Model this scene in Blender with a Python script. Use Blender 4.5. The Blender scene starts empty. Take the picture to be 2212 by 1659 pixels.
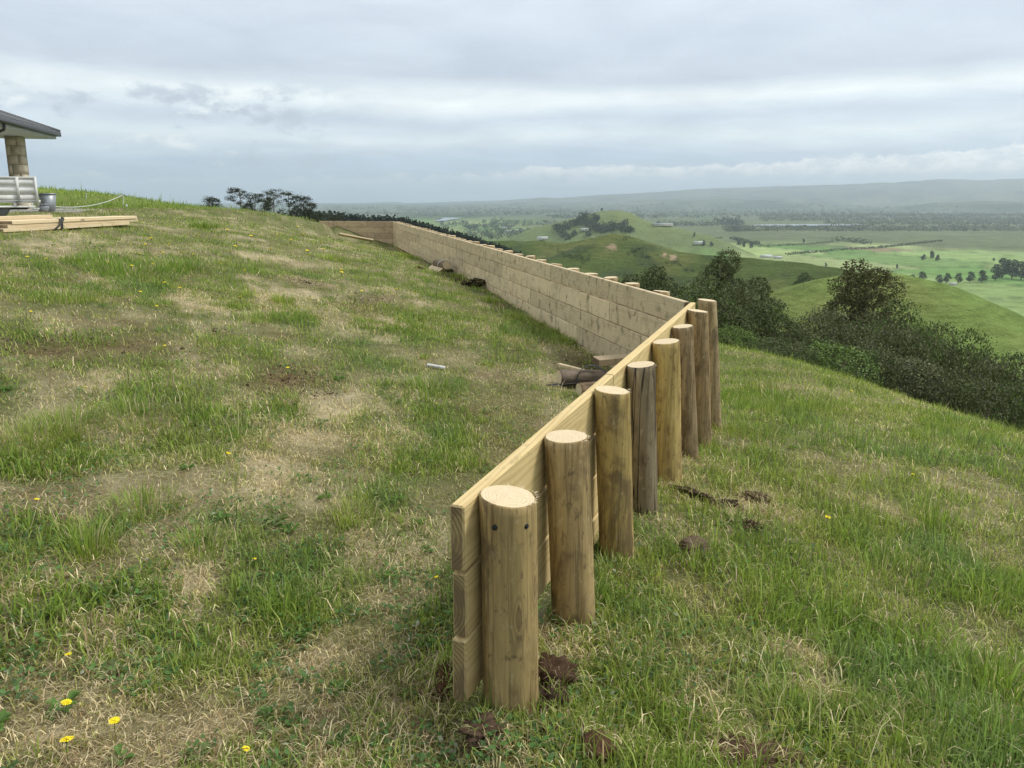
import bpy, bmesh, math, random
import numpy as np
from mathutils import Vector, Matrix

# ------------------------------------------------------------------ camera, sky, sun, exposure
SC = bpy.context.scene
COL = SC.collection
PITCH = math.radians(10.8)
FPX, CXP, CYP, WPX, HPX = 1600.0, 1106.0, 730.0, 2212.0, 1659.0   # photo measured at 2212 x 1659
EYE = np.array([0.0, 0.0, 1.6])

cam = bpy.data.cameras.new("camera")
cam.sensor_width = 36.0
cam.lens = 36.0 * FPX / WPX
cam.shift_y = -((HPX / 2) - CYP) / WPX
cam.clip_start = 0.05
cam.clip_end = 120000.0
camo = bpy.data.objects.new("camera", cam)
camo.location = EYE
camo.rotation_euler = (math.radians(90) - PITCH, 0, 0)
COL.objects.link(camo)
SC.camera = camo

SC.view_settings.view_transform = 'Standard'
SC.view_settings.look = 'None'
SC.view_settings.exposure = 0.42
SC.view_settings.gamma = 1.0
SC.view_settings.use_curve_mapping = False
SC.cycles.use_denoising = True
SC.cycles.denoising_prefilter = 'NONE'
SC.cycles.max_bounces = 6
SC.cycles.diffuse_bounces = 3
SC.cycles.glossy_bounces = 2
SC.cycles.transmission_bounces = 3
SC.cycles.volume_bounces = 2
SC.cycles.transparent_max_bounces = 6
SC.cycles.use_fast_gi = False

SUN_EL, SUN_AZ = math.radians(52), math.radians(78)      # azimuth clockwise from +Y
sun = bpy.data.lights.new("sun", 'SUN')
sun.energy = 2.2
sun.angle = math.radians(18)
sun.color = (1.0, 0.965, 0.90)
suno = bpy.data.objects.new("sun", sun)
sd = Vector((math.sin(SUN_AZ) * math.cos(SUN_EL), math.cos(SUN_AZ) * math.cos(SUN_EL), math.sin(SUN_EL)))
suno.rotation_euler = sd.to_track_quat('Z', 'Y').to_euler()
suno.location = (30, 10, 60)
COL.objects.link(suno)


class NT:
    """small helper for building node trees"""
    def __init__(self, tree):
        self.t = tree
        self.n = tree.nodes
        self.l = tree.links

    def new(self, kind, **kw):
        nd = self.n.new(kind)
        for k, v in kw.items():
            setattr(nd, k, v)
        return nd

    def set(self, sock, val):
        if hasattr(val, "is_output") or isinstance(val, bpy.types.NodeSocket):
            self.l.new(val, sock)
        elif isinstance(val, (tuple, list)) and len(val) == 3 and sock.type == 'RGBA':
            sock.default_value = (*val, 1)
        else:
            sock.default_value = val

    def math(self, op, a, b=None, c=None, clamp=False):
        nd = self.new('ShaderNodeMath', operation=op, use_clamp=clamp)
        self.set(nd.inputs[0], a)
        if b is not None:
            self.set(nd.inputs[1], b)
        if c is not None:
            self.set(nd.inputs[2], c)
        return nd.outputs[0]

    def vmath(self, op, a, b=None):
        nd = self.new('ShaderNodeVectorMath', operation=op)
        self.set(nd.inputs[0], a)
        if b is not None:
            self.set(nd.inputs[1], b)
        return nd.outputs[0]

    def comb(self, x, y, z):
        nd = self.new('ShaderNodeCombineXYZ')
        for i, v in enumerate((x, y, z)):
            self.set(nd.inputs[i], v)
        return nd.outputs[0]

    def sep(self, v):
        nd = self.new('ShaderNodeSeparateXYZ')
        self.set(nd.inputs[0], v)
        return nd.outputs

    def noise(self, vec, scale=1.0, detail=4.0, rough=0.55, dist=0.0, w=None):
        nd = self.new('ShaderNodeTexNoise')
        if w is not None:
            nd.noise_dimensions = '4D'
            self.set(nd.inputs['W'], w)
        self.set(nd.inputs['Vector'], vec)
        self.set(nd.inputs['Scale'], scale)
        nd.inputs['Detail'].default_value = detail
        nd.inputs['Roughness'].default_value = rough
        nd.inputs['Distortion'].default_value = dist
        return nd.outputs[0]

    def ramp(self, fac, stops, interp='LINEAR'):
        nd = self.new('ShaderNodeValToRGB')
        cr = nd.color_ramp
        cr.interpolation = interp
        while len(cr.elements) < len(stops):
            cr.elements.new(0.5)
        for e, (p, c) in zip(cr.elements, stops):
            e.position = p
            e.color = (*c, 1) if isinstance(c, (tuple, list)) else (c, c, c, 1)
        self.set(nd.inputs[0], fac)
        return nd.outputs[0]

    def mix(self, fac, a, b, blend='MIX'):
        nd = self.new('ShaderNodeMix', data_type='RGBA', blend_type=blend)
        nd.clamp_factor = True
        self.set(nd.inputs[0], fac)
        self.set(nd.inputs[6], a)
        self.set(nd.inputs[7], b)
        return nd.outputs[2]

    def smooth(self, v, lo, hi, a=0.0, b=1.0):
        nd = self.new('ShaderNodeMapRange', interpolation_type='SMOOTHSTEP')
        self.set(nd.inputs[0], v)
        for i, x in enumerate((lo, hi, a, b)):
            self.set(nd.inputs[i + 1], x)
        return nd.outputs[0]


def lin(r, g, b):
    f = lambda c: ((c / 255 + 0.055) / 1.055) ** 2.4 if c > 10 else c / 255 / 12.92
    return (f(r), f(g), f(b))


def build_world():
    w = bpy.data.worlds.new("World")
    SC.world = w
    w.use_nodes = True
    w.node_tree.nodes.clear()
    N = NT(w.node_tree)
    d = N.vmath('NORMALIZE', N.new('ShaderNodeTexCoord').outputs['Generated'])
    x, y, z = N.sep(d)
    az = N.math('ARCTAN2', x, y)
    # long stratus bands, warped so that no edge runs straight
    n1 = N.noise(N.comb(N.math('MULTIPLY', az, 2.3), N.math('MULTIPLY', z, 15.0), 3.1), 1.0, 7, 0.55, 0.3)
    n1b = N.noise(N.comb(N.math('MULTIPLY', az, 1.1), N.math('MULTIPLY', z, 3.0), 7.7), 1.0, 3, 0.5)
    zw = N.math('ADD', z, N.math('ADD', N.math('MULTIPLY', N.math('SUBTRACT', n1, 0.5), 0.05),
                                 N.math('MULTIPLY', N.math('SUBTRACT', n1b, 0.5), 0.06)))
    base = N.ramp(zw, [(0.0, lin(190, 209, 229)), (0.05, lin(180, 198, 219)), (0.075, lin(214, 226, 234)),
                       (0.098, lin(191, 205, 221)), (0.122, lin(226, 235, 239)), (0.150, lin(184, 195, 210)),
                       (0.19, lin(190, 202, 217)), (0.30, lin(208, 217, 227)), (1.0, lin(214, 221, 228))])
    # broad mottling of the high cloud deck
    zp = N.math('ADD', N.math('ABSOLUTE', z), 0.12)
    n2 = N.noise(N.comb(N.math('DIVIDE', x, zp), N.math('DIVIDE', y, zp), 0.0), 1.6, 6, 0.55, 0.4)
    base = N.mix(1.0, base, N.ramp(n2, [(0.32, (0.88, 0.89, 0.915)), (0.68, (1.09, 1.09, 1.08))]), 'MULTIPLY')
    # small torn grey scud low down
    n4 = N.noise(N.comb(N.math('MULTIPLY', az, 11.0), N.math('MULTIPLY', z, 21.0), 11.3), 1.0, 8, 0.6, 0.0)
    low = N.math('MULTIPLY', N.smooth(z, 0.02, 0.05), N.smooth(z, 0.17, 0.10))
    side = N.smooth(N.noise(N.comb(N.math('MULTIPLY', az, 2.0), 5.0, 2.0), 1.0, 1, 0.5), 0.42, 0.6)
    left = N.smooth(az, -0.12, -0.34)
    scud = N.math('MULTIPLY', N.math('MULTIPLY', N.smooth(n4, 0.52, 0.66), low),
                  N.math('ADD', N.math('MULTIPLY', left, 1.0), N.math('MULTIPLY', side, 0.15)))
    base = N.mix(scud, base, lin(172, 184, 201))
    # bright gaps beside the scud
    n5 = N.noise(N.comb(N.math('MULTIPLY', az, 9.0), N.math('MULTIPLY', z, 22.0), 21.0), 1.0, 8, 0.6, 0.0)
    gap = N.math('MULTIPLY', N.math('MULTIPLY', N.smooth(n5, 0.56, 0.68), low), N.math('MULTIPLY', left, 0.9))
    base = N.mix(gap, base, lin(233, 240, 243))
    # row of cumulus along the horizon
    n3 = N.noise(N.comb(N.math('MULTIPLY', az, 20.0), N.math('MULTIPLY', z, 34.0), 1.3), 1.0, 9, 0.6, 0.1)
    hh = N.noise(N.comb(N.math('MULTIPLY', az, 5.0), 9.2, 4.0), 1.0, 2, 0.5)
    hgt = N.math('ADD', N.math('MULTIPLY', N.smooth(az, -0.35, 0.3), 0.026),
                 N.math('MULTIPLY', hh, 0.046))
    edge = N.math('SUBTRACT', N.math('ADD', hgt, N.math('MULTIPLY', N.math('SUBTRACT', n3, 0.5), 0.05)), z)
    cum = N.math('MULTIPLY', N.smooth(edge, 0.0, 0.005), N.smooth(z, 0.008, 0.034))
    n6 = N.noise(N.comb(N.math('MULTIPLY', az, 40.0), N.math('MULTIPLY', z, 70.0), 4.3), 1.0, 6, 0.6, 0.3)
    cumc = N.mix(N.smooth(n6, 0.35, 0.65), lin(206, 217, 228), lin(246, 250, 252))
    base = N.mix(cum, base, cumc)
    base = N.mix(1.0, base, (10.3, 10.05, 9.75), 'MULTIPLY')     # divided again by the background strength
    sky = N.new('ShaderNodeTexSky')
    sky.sky_type = 'NISHITA'
    sky.sun_disc = False
    sky.sun_elevation = SUN_EL
    sky.sun_rotation = SUN_AZ
    sky.air_density = 1.5
    sky.dust_density = 2.0
    col = N.mix(0.06, base, sky.outputs[0])
    bg = N.new('ShaderNodeBackground')
    N.set(bg.inputs[0], col)
    bg.inputs[1].default_value = 0.1
    out = N.new('ShaderNodeOutputWorld')
    N.l.new(bg.outputs[0], out.inputs[0])


build_world()


# ------------------------------------------------------------------ pixel -> direction helpers
def ray(px, py):
    dx, dy = (px - CXP) / FPX, -(py - CYP) / FPX
    return np.array([dx, math.cos(PITCH) + dy * math.sin(PITCH), -math.sin(PITCH) + dy * math.cos(PITCH)])


def at_z(px, py, z):
    r = ray(px, py)
    return EYE + r * (z - EYE[2]) / r[2]


def at_y(px, py, y):
    r = ray(px, py)
    return EYE + r * y / r[1]


# ------------------------------------------------------------------ numpy noise
def _hash(ix, iy, seed):
    h = (ix.astype(np.int64) * 374761393 + iy.astype(np.int64) * 668265263 + seed * 1442695041) & 0xFFFFFFFF
    h = ((h ^ (h >> 13)) * 1274126177) & 0xFFFFFFFF
    h = ((h ^ (h >> 16)) * 2246822519) & 0xFFFFFFFF
    return ((h ^ (h >> 15)) & 0xFFFFFF) / float(0xFFFFFF)


def vnoise(x, y, seed=0):
    x = np.asarray(x, float)
    y = np.asarray(y, float)
    ix, iy = np.floor(x), np.floor(y)
    fx, fy = x - ix, y - iy
    fx = fx * fx * fx * (fx * (fx * 6 - 15) + 10)
    fy = fy * fy * fy * (fy * (fy * 6 - 15) + 10)
    a = _hash(ix, iy, seed)
    b = _hash(ix + 1, iy, seed)
    c = _hash(ix, iy + 1, seed)
    d = _hash(ix + 1, iy + 1, seed)
    return a + (b - a) * fx + (c - a) * fy + (a - b - c + d) * fx * fy


def fbm(x, y, seed=0, octv=4, gain=0.5):
    s, a, t = 0.0, 1.0, 0.0
    for i in range(octv):
        s = s + a * vnoise(x * 2 ** i + 17.3 * i, y * 2 ** i - 9.1 * i, seed + i * 7)
        t += a
        a *= gain
    return s / t


def sstep(lo, hi, v):
    t = np.clip((v - lo) / (hi - lo), 0, 1)
    return t * t * (3 - 2 * t)


# ------------------------------------------------------------------ wall layout (needed by the ground)
ZT = 0.78
PA = at_z(970, 1090, ZT)
PB = at_z(1488, 655, ZT)
PC = at_z(848, 478, ZT)
PD = at_z(690, 477.5, ZT)
DA = (PB - PA) / np.linalg.norm(PB - PA)
DB = (PC - PB) / np.linalg.norm(PC - PB)
DC = (PD - PC) / np.linalg.norm(PD - PC)
NA = np.array([DA[1], -DA[0], 0])       # to the downhill side
NB = np.array([DB[1], -DB[0], 0])
NC = np.array([DC[1], -DC[0], 0])
POST_S = [0.115, 0.66, 1.30, 1.89, 2.52, 3.16, 3.80]
POST_BASE = [(1100, 1560), (1240, 1370), (1335, 1215), (1395, 1110), (1445, 1045), (1487, 992), (1520, 970)]
POST_XY = [PA + DA * s + NA * 0.132 for s in POST_S] + [PB + DA * 0.17 + NA * 0.125]
POST_BASE.append((1540, 930))
POST_Z = [at_y(bx, by, p[1] - 0.07)[2] for p, (bx, by) in zip(POST_XY, POST_BASE)]

# ------------------------------------------------------------------ terrain heights
PLAIN = -125.0


def pl(pts):
    return np.array([at_y(px, py, d) for px, py, d in pts])


RIDGES = []


def add_ridge(pts, slope, soft, rise=0.0):
    RIDGES.append((np.array(pts, float), slope, soft, rise))


HILL_PTS = [(60, -220, 2), (6, -30, 0.2), (-14, 28, 0.8), (-45, 90, -1.5), (-70, 200, -9), (-118, 330, -22)]
FOREST_PX = [(640, 452, 430), (731, 463, 440), (789, 470, 450), (850, 472, 460), (908, 485, 470), (979, 504, 480), (1065, 525, 495), (1130, 556, 510)]
FOREST = pl(FOREST_PX)
FG = FOREST.copy()
FG[:, 2] -= 12.0
add_ridge(HILL_PTS + FG.tolist(), 0.30, 14)
MID = pl([(1000, 528, 800), (1060, 521, 770), (1150, 521, 720), (1230, 527, 690), (1280, 519, 665), (1305, 511, 655), (1327, 506, 650), (1352, 511, 638),
          (1387, 522, 620), (1427, 538, 600), (1584, 556, 560), (1727, 570, 520), (1827, 583, 480), (1900, 606, 450)])
add_ridge(MID, 0.30, 9)
CONE = pl([(1095, 512, 1900), (1120, 506, 1890), (1159, 489, 1850), (1231, 473, 1800), (1286, 457, 1770), (1303, 454.5, 1760), (1339, 454.5, 1740),
           (1364, 461, 1730), (1379, 471, 1720), (1416, 481, 1700), (1500, 503, 1650)])
add_ridge(CONE, 0.42, 25)
RANGE_X = np.array([-2500, 300, 700, 860, 875, 1000, 1080, 1170, 1200, 1300, 1420, 1500, 1700, 1830, 1900, 2040, 2100, 2212, 2500, 4000], float)
RANGE_Y = np.array([440, 443, 443, 438, 441, 437, 434, 427, 429, 420, 416, 412, 405, 401, 398, 392, 390, 387, 380, 378], float)


def seg_dist(x, y, pts):
    best = np.full(np.shape(x), 1e18)
    zz = np.zeros(np.shape(x))
    for a, b in zip(pts[:-1], pts[1:]):
        dx, dy = b[0] - a[0], b[1] - a[1]
        t = np.clip(((x - a[0]) * dx + (y - a[1]) * dy) / (dx * dx + dy * dy), 0, 1)
        d2 = (x - a[0] - t * dx) ** 2 + (y - a[1] - t * dy) ** 2
        m = d2 < best
        best = np.where(m, d2, best)
        zz = np.where(m, a[2] + t * (b[2] - a[2]), zz)
    return np.sqrt(best), zz


def macro(x, y):
    x = np.asarray(x, float)
    y = np.asarray(y, float)
    r = np.hypot(x, y)
    acc = np.zeros(x.shape)
    for pts, slope, soft, rise in RIDGES:
        d, zc = seg_dist(x, y, pts)
        h = (zc - PLAIN) - slope * (np.sqrt(d * d + soft * soft) - soft)
        h = np.maximum(h, 0)
        acc += h ** 6
    # rounded spur to the right
    g = 58 * np.exp(-((x - 136) ** 2 / (2 * 60.0 ** 2) + (y - 268) ** 2 / (2 * 75.0 ** 2)))
    h = np.where(g > 0.5, g + (-26.3 - 58 - PLAIN), 0) * sstep(0.5, 8, g)
    acc += np.maximum(h, 0) ** 6
    h = acc ** (1 / 6.0)
    amp = sstep(90, 400, r) * sstep(0, 30, h)
    h = h + amp * ((fbm(x / 75.0, y / 75.0, 3, 4) - 0.5) * 5 + (fbm(x / 17.0, y / 17.0, 9, 3) - 0.5) * 1.6)
    z = PLAIN + np.maximum(h, 0)
    # gentle swells of the plain and the far range
    z = z + sstep(700, 2500, r) * (fbm(x / 900.0, y / 900.0, 5, 3) - 0.5) * 5
    yy = np.maximum(y, 1.0)
    px = np.where(y > 1, CXP + FPX * (x / yy) / math.cos(PITCH), np.where(x > 0, 4000, -2500))
    ys = np.interp(px, RANGE_X, RANGE_Y)
    rd = 15300.0
    zr = EYE[2] + 12 + (424.8 - ys) / FPX * rd * np.cos(np.arctan2(np.abs(x), np.maximum(np.abs(y), 1)))
    bumps = fbm(x / 2300.0, y / 2300.0, 21, 5, 0.55)
    rise = sstep(7500, 14500, r + (bumps - 0.5) * 4200)
    zf = PLAIN + (zr - PLAIN) * rise * (0.66 + 0.36 * sstep(12000, 15500, r)) + sstep(6800, 10500, r) * (bumps - 0.5) * 150 * (0.35 + 0.65 * sstep(900, 1500, px))
    zf = zf + sstep(7000, 11000, r) * (fbm(x / 480.0, y / 480.0, 31, 3) - 0.5) * 20
    return np.where(r > 6500, np.maximum(zf, PLAIN), z) - np.where(r > 2000, r * r / 1.46e7, 0)      # the earth's curve


CTRL = [(0, 0, .10), (-1.3, 1.6, .20), (-3, 4.5, .50), (-5, 8, .86), (-3, -3, .3), (3, -3, -.35), (-6, 0, .75), (-9, 5, 1.02),
        (1.3, 1.6, .0), (2.6, 3.0, -.24), (-.6, 2.2, .13), (0.0, 3.4, .06), (0.3, 4.6, .02), (.8, 6.0, -.02), (0.0, 7.0, .1), (-2.0, 7.5, .38),
        (-7, 10.3, 1.09), (-6.9, 13.5, 1.10), (-9, 15, 1.13), (-12, 12, 1.14), (-14, 18, 1.15), (-14.6, 23, 1.15), (-17, 21, 1.15), (-12, 24, 1.25),
        (-3, 12, .45), (-4.5, 17, .55), (-7.5, 19, .95), (1.4, 9.5, -.75), (0.2, 13, -.8), (-1.7, 19, -.9), (-3.3, 25, -1.0),
        (3.3, 12, -.83), (4.4, 9.6, -.86), (4.95, 7.6, -.78), (5.1, 4.5, -.62), (5.3, 0, -.5),
        (3.4, 7.0, -.55), (3.4, 4.5, -.38), (2.4, 9.5, -.78),
        (6.6, 13.5, -2.1), (8.2, 9.6, -2.4), (9, 4, -2.2), (10.5, 13, -4.6), (15.5, 20, -8.6), (8.5, 20, -4.8), (4, 20, -2.6), (2, 28, -3), (-3, 31, -2.5)]
for p, z in zip(POST_XY, POST_Z):
    CTRL.append((p[0] + 0.02, p[1], z))
for px, py in [(848, 525), (1085, 640), (1200, 715), (1285, 768)]:
    r_ = ray(px, py)
    t_ = ((PB - EYE) @ NB) / (r_ @ NB)
    q_ = EYE + r_ * t_
    CTRL.append((q_[0] - 0.1, q_[1], q_[2]))
N0 = len(CTRL)
for px, py, d in [(-60, 392, 41), (60, 399, 40), (90, 402, 39), (170, 408, 38.5), (250, 415, 38), (330, 427, 37), (450, 445, 34), (540, 459, 31), (600, 468, 29.5), (660, 476, 28.3), (692, 483, 27.3)]:
    q_ = at_y(px, py, d)
    CTRL.append((q_[0], q_[1], q_[2] - 0.12))
    for m_, dz_ in ((0.88, 0.14), (1.12, 0.35), (1.4, 1.7)):
        q2 = at_y(px, py, d * m_)
        if m_ > 1 or px < 500:
            CTRL.append((q2[0], q2[1], q2[2] - 0.12 - dz_))
N1 = len(CTRL)
CTRL.append((-6.35, 25.6, .68))
for px, py, d in [(843, 526, 25.2), (803, 523, 25.25), (760, 513, 25.3), (731, 505, 25.35), (710, 494, 25.4)]:
    CTRL.append(tuple(at_y(px, py, d) - np.array([0, 0, .05])))
CTRL.append((-3.9, 23.5, -.02))
ring = [(60 * math.sin(a), 60 * math.cos(a)) for a in np.radians(np.arange(20, 330, 15))]
for x_, y_ in ring:
    CTRL.append((x_, y_, float(macro(np.array([x_]), np.array([y_]))[0])))
CTRL = np.array(CTRL)


def tps_fit(c):
    n = len(c)
    d = np.hypot(c[:, None, 0] - c[None, :, 0], c[:, None, 1] - c[None, :, 1])
    K = np.where(d > 0, d * d * np.log(d + 1e-12), 0) + np.eye(n) * 0.02
    Pm = np.c_[np.ones(n), c[:, :2]]
    A = np.zeros((n + 3, n + 3))
    A[:n, :n], A[:n, n:], A[n:, :n] = K, Pm, Pm.T
    return np.linalg.solve(A, np.r_[c[:, 2], 0, 0, 0])


def wall_out(x, y):
    """metres outside (downhill of) the bent wall line, and how wide the step in the ground is there"""
    oa = (x - PA[0]) * NA[0] + (y - PA[1]) * NA[1]
    ob = (x - PB[0]) * NB[0] + (y - PB[1]) * NB[1]
    oc = (x - PC[0]) * NC[0] + (y - PC[1]) * NC[1]
    sa = (x - PA[0]) * DA[0] + (y - PA[1]) * DA[1]
    sc = (x - PC[0]) * DC[0] + (y - PC[1]) * DC[1] - np.linalg.norm(PD - PC)
    return np.maximum(np.maximum(oa, ob), oc), 0.045 + 1.3 * np.maximum(0, np.maximum(-sa, sc))


_o, _w = wall_out(CTRL[:, 0], CTRL[:, 1])
_far = np.hypot(CTRL[:, 0], CTRL[:, 1]) > 45
_far[N0:N1] = True
C_UP, C_DN = CTRL[(_o < 0.02) | _far], CTRL[(_o >= 0.02) | _far | (CTRL[:, 1] < 1)]
T_UP, T_DN = tps_fit(C_UP), tps_fit(C_DN)


def tps_eval(T, C, xs, ys):
    zt = T[-3] + T[-2] * xs + T[-1] * ys
    for i, (cx, cy, _) in enumerate(C):
        d2 = (xs - cx) ** 2 + (ys - cy) ** 2
        zt = zt + T[i] * 0.5 * d2 * np.log(d2 + 1e-12)
    return zt


def ground_z(x, y):
    x = np.atleast_1d(np.asarray(x, float))
    y = np.atleast_1d(np.asarray(y, float))
    r = np.hypot(x, y)
    out = macro(x, y)
    m = r < 62
    if m.any():
        xs, ys = x[m], y[m]
        o, w = wall_out(xs, ys)
        k = sstep(0, 1, o / w)
        k = np.where(w > 20, 0.5, k)
        zt = np.zeros(xs.shape)
        a, b = k < 1, k > 0
        za, zb = np.zeros(xs.shape), np.zeros(xs.shape)
        za[a] = tps_eval(T_UP, C_UP, xs[a], ys[a])
        zb[b] = tps_eval(T_DN, C_DN, xs[b], ys[b])
        zt = za * (1 - k) + zb * k
        bump = (fbm(xs / 1.1, ys / 1.1, 41, 3) - 0.5) * 0.09 + (fbm(xs / 0.28, ys / 0.28, 47, 2) - 0.5) * 0.03
        bump = bump + sstep(26, 40, r[m]) * (fbm(xs / 2.6, ys / 2.6, 43, 3) - 0.5) * 0.5
        zt = zt + bump
        w = sstep(46, 61, r[m])
        out[m] = zt * (1 - w) + out[m] * w
    return out


def gz(x, y):
    return float(ground_z([x], [y])[0])


def on_ground(px, py, zoff=0.0):
    """walk along a pixel's ray until it meets the ground"""
    r = ray(px, py)
    ts = np.concatenate([np.linspace(0.8, 12, 300), np.linspace(12, 60, 400)])
    p = EYE + ts[:, None] * r
    h = p[:, 2] - ground_z(p[:, 0], p[:, 1]) - zoff
    i = int(np.argmax(h < 0))
    if i == 0:
        i = 200
    a, b = ts[i - 1], ts[i]
    f = h[i - 1] / (h[i - 1] - h[i] + 1e-9)
    q = EYE + r * (a + (b - a) * f)
    return q


# ------------------------------------------------------------------ object helpers
def tag(o, label=None, cat=None, group=None, kind=None):
    if label:
        o["label"] = label
    if cat:
        o["category"] = cat
    if group:
        o["group"] = group
    if kind:
        o["kind"] = kind
    return o


def make_mesh(name, v, tris=None, quads=None, smooth=False, cols=None, uvw=None):
    me = bpy.data.meshes.new(name)
    v = np.asarray(v, np.float32).reshape(-1, 3)
    nt = 0 if tris is None else len(tris)
    nq = 0 if quads is None else len(quads)
    me.vertices.add(len(v))
    me.vertices.foreach_set("co", v.ravel())
    idx = []
    if nt:
        idx.append(np.asarray(tris, np.int32).ravel())
    if nq:
        idx.append(np.asarray(quads, np.int32).ravel())
    idx = np.concatenate(idx)
    me.loops.add(len(idx))
    me.loops.foreach_set("vertex_index", idx)
    me.polygons.add(nt + nq)
    st = np.concatenate([np.arange(nt) * 3, nt * 3 + np.arange(nq) * 4]).astype(np.int32)
    me.polygons.foreach_set("loop_start", st)
    if smooth:
        me.polygons.foreach_set("use_smooth", np.ones(nt + nq, bool))
    if cols is not None:
        at = me.color_attributes.new("Col", 'FLOAT_COLOR', 'POINT')
        c = np.ones((len(v), 4), np.float32)
        c[:, :3] = cols
        at.data.foreach_set("color", c.ravel())
    me.update(calc_edges=True)
    me.validate()
    return me


def link(name, me, mat=None, parent=None, loc=None, rot=None):
    o = bpy.data.objects.new(name, me)
    COL.objects.link(o)
    if mat is not None and me is not None and not me.materials:
        for m in (mat if isinstance(mat, (list, tuple)) else [mat]):
            me.materials.append(m)
    if parent is not None:
        o.parent = parent
    if loc is not None:
        o.location = [float(c) for c in loc]
    if rot is not None:
        o.rotation_euler = rot
    return o


def empty(name, loc, rz=0.0):
    o = bpy.data.objects.new(name, None)
    o.empty_display_size = 0.2
    COL.objects.link(o)
    o.location = [float(c) for c in loc]
    o.rotation_euler = (0, 0, rz)
    return o


def copy_thing(root, loc, rz=0.0, scale=None):
    r = root.copy()
    COL.objects.link(r)
    r.location = [float(c) for c in loc]
    r.rotation_euler = (0, 0, rz)
    if scale is not None:
        r.scale = scale
    for ch in root.children:
        c = ch.copy()
        COL.objects.link(c)
        c.parent = r
        for g in ch.children:
            d = g.copy()
            COL.objects.link(d)
            d.parent = c
    return r


class MB:
    """collects tubes, boxes and blobs for ONE mesh"""
    def __init__(self):
        self.v, self.t, self.q, self.n = [], [], [], 0

    def add(self, v, tris=None, quads=None):
        v = np.asarray(v, float).reshape(-1, 3)
        if tris is not None and len(tris):
            self.t.append(np.asarray(tris) + self.n)
        if quads is not None and len(quads):
            self.q.append(np.asarray(quads) + self.n)
        self.v.append(v)
        self.n += len(v)

    def tube(self, path, rad, seg=8, cap=True):
        path = np.asarray(path, float)
        n = len(path)
        rad = np.broadcast_to(np.asarray(rad, float), (n,))
        tang = np.gradient(path, axis=0)
        tang /= np.linalg.norm(tang, axis=1)[:, None] + 1e-12
        ref = np.array([0, 0, 1.0]) if abs(tang[0][2]) < 0.9 else np.array([1.0, 0, 0])
        ang = np.arange(seg) * 2 * math.pi / seg
        rings = []
        for i in range(n):
            u = np.cross(ref, tang[i])
            u /= np.linalg.norm(u) + 1e-12
            w = np.cross(tang[i], u)
            rings.append(path[i] + rad[i] * (np.cos(ang)[:, None] * u + np.sin(ang)[:, None] * w))
        v = np.concatenate(rings)
        q = []
        for i in range(n - 1):
            for k in range(seg):
                k2 = (k + 1) % seg
                q.append((i * seg + k, i * seg + k2, (i + 1) * seg + k2, (i + 1) * seg + k))
        t = []
        if cap:
            v = np.concatenate([v, path[:1], path[-1:]])
            for k in range(seg):
                k2 = (k + 1) % seg
                t.append((n * seg, k2, k))
                t.append((n * seg + 1, (n - 1) * seg + k, (n - 1) * seg + k2))
        self.add(v, t, q)

    def box(self, lo, hi, rot=None, at=None):
        lo, hi = np.array(lo, float), np.array(hi, float)
        v = np.array([[(lo, hi)[i][0], (lo, hi)[j][1], (lo, hi)[k][2]] for i in (0, 1) for j in (0, 1) for k in (0, 1)])
        if rot is not None:
            v = v @ np.array(Matrix(rot)).T
        if at is not None:
            v = v + np.array(at)
        self.add(v, None, [(0, 1, 3, 2), (4, 6, 7, 5), (0, 4, 5, 1), (2, 3, 7, 6), (0, 2, 6, 4), (1, 5, 7, 3)])

    def prism(self, poly, z0, z1):
        n = len(poly)
        v = [(x, y, z0) for x, y in poly] + [(x, y, z1) for x, y in poly]
        q = [(i, (i + 1) % n, n + (i + 1) % n, n + i) for i in range(n)]
        t = [(0, i + 1, i) for i in range(1, n - 1)] + [(n, n + i, n + i + 1) for i in range(1, n - 1)]
        self.add(v, t, q)

    def arrays(self):
        return (np.concatenate(self.v), np.concatenate(self.t) if self.t else None, np.concatenate(self.q) if self.q else None)

    def build(self, name, mat, parent=None, loc=None, rot=None, smooth=False):
        v, t, q = self.arrays()
        return link(name, make_mesh(name, v, t, q, smooth), mat, parent, loc, rot)


_box_cache = {}


def bevel_box(lx, ly, lz, b=0.003):
    """box with chamfered edges, centred in y and z, from x = 0 to lx"""
    bm = bmesh.new()
    bmesh.ops.create_cube(bm, size=1.0)
    for v in bm.verts:
        v.co = Vector(((v.co.x + 0.5) * lx, v.co.y * ly, v.co.z * lz))
    bmesh.ops.bevel(bm, geom=list(bm.edges), offset=b, segments=1, profile=0.5, affect='EDGES')
    me = bpy.data.meshes.new("board")
    bm.to_mesh(me)
    bm.free()
    return me

# ------------------------------------------------------------------ materials
def new_mat(name):
    m = bpy.data.materials.new(name)
    m.use_nodes = True
    m.node_tree.nodes.clear()
    N = NT(m.node_tree)
    out = N.new('ShaderNodeOutputMaterial')
    return m, N, out


def principled(N, out, col, rough=0.8, spec=0.2, metal=0.0, bump=None, bstr=0.3, bdist=0.01):
    b = N.new('ShaderNodeBsdfPrincipled')
    N.set(b.inputs['Base Color'], col)
    N.set(b.inputs['Roughness'], rough)
    N.set(b.inputs['Specular IOR Level'], spec)
    N.set(b.inputs['Metallic'], metal)
    if bump is not None:
        bn = N.new('ShaderNodeBump')
        bn.inputs['Strength'].default_value = bstr
        bn.inputs['Distance'].default_value = bdist
        N.set(bn.inputs['Height'], bump)
        N.l.new(bn.outputs[0], b.inputs['Normal'])
    N.l.new(b.outputs[0], out.inputs[0])
    return b


def obj_coord(N):
    return N.new('ShaderNodeTexCoord').outputs['Object']


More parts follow.
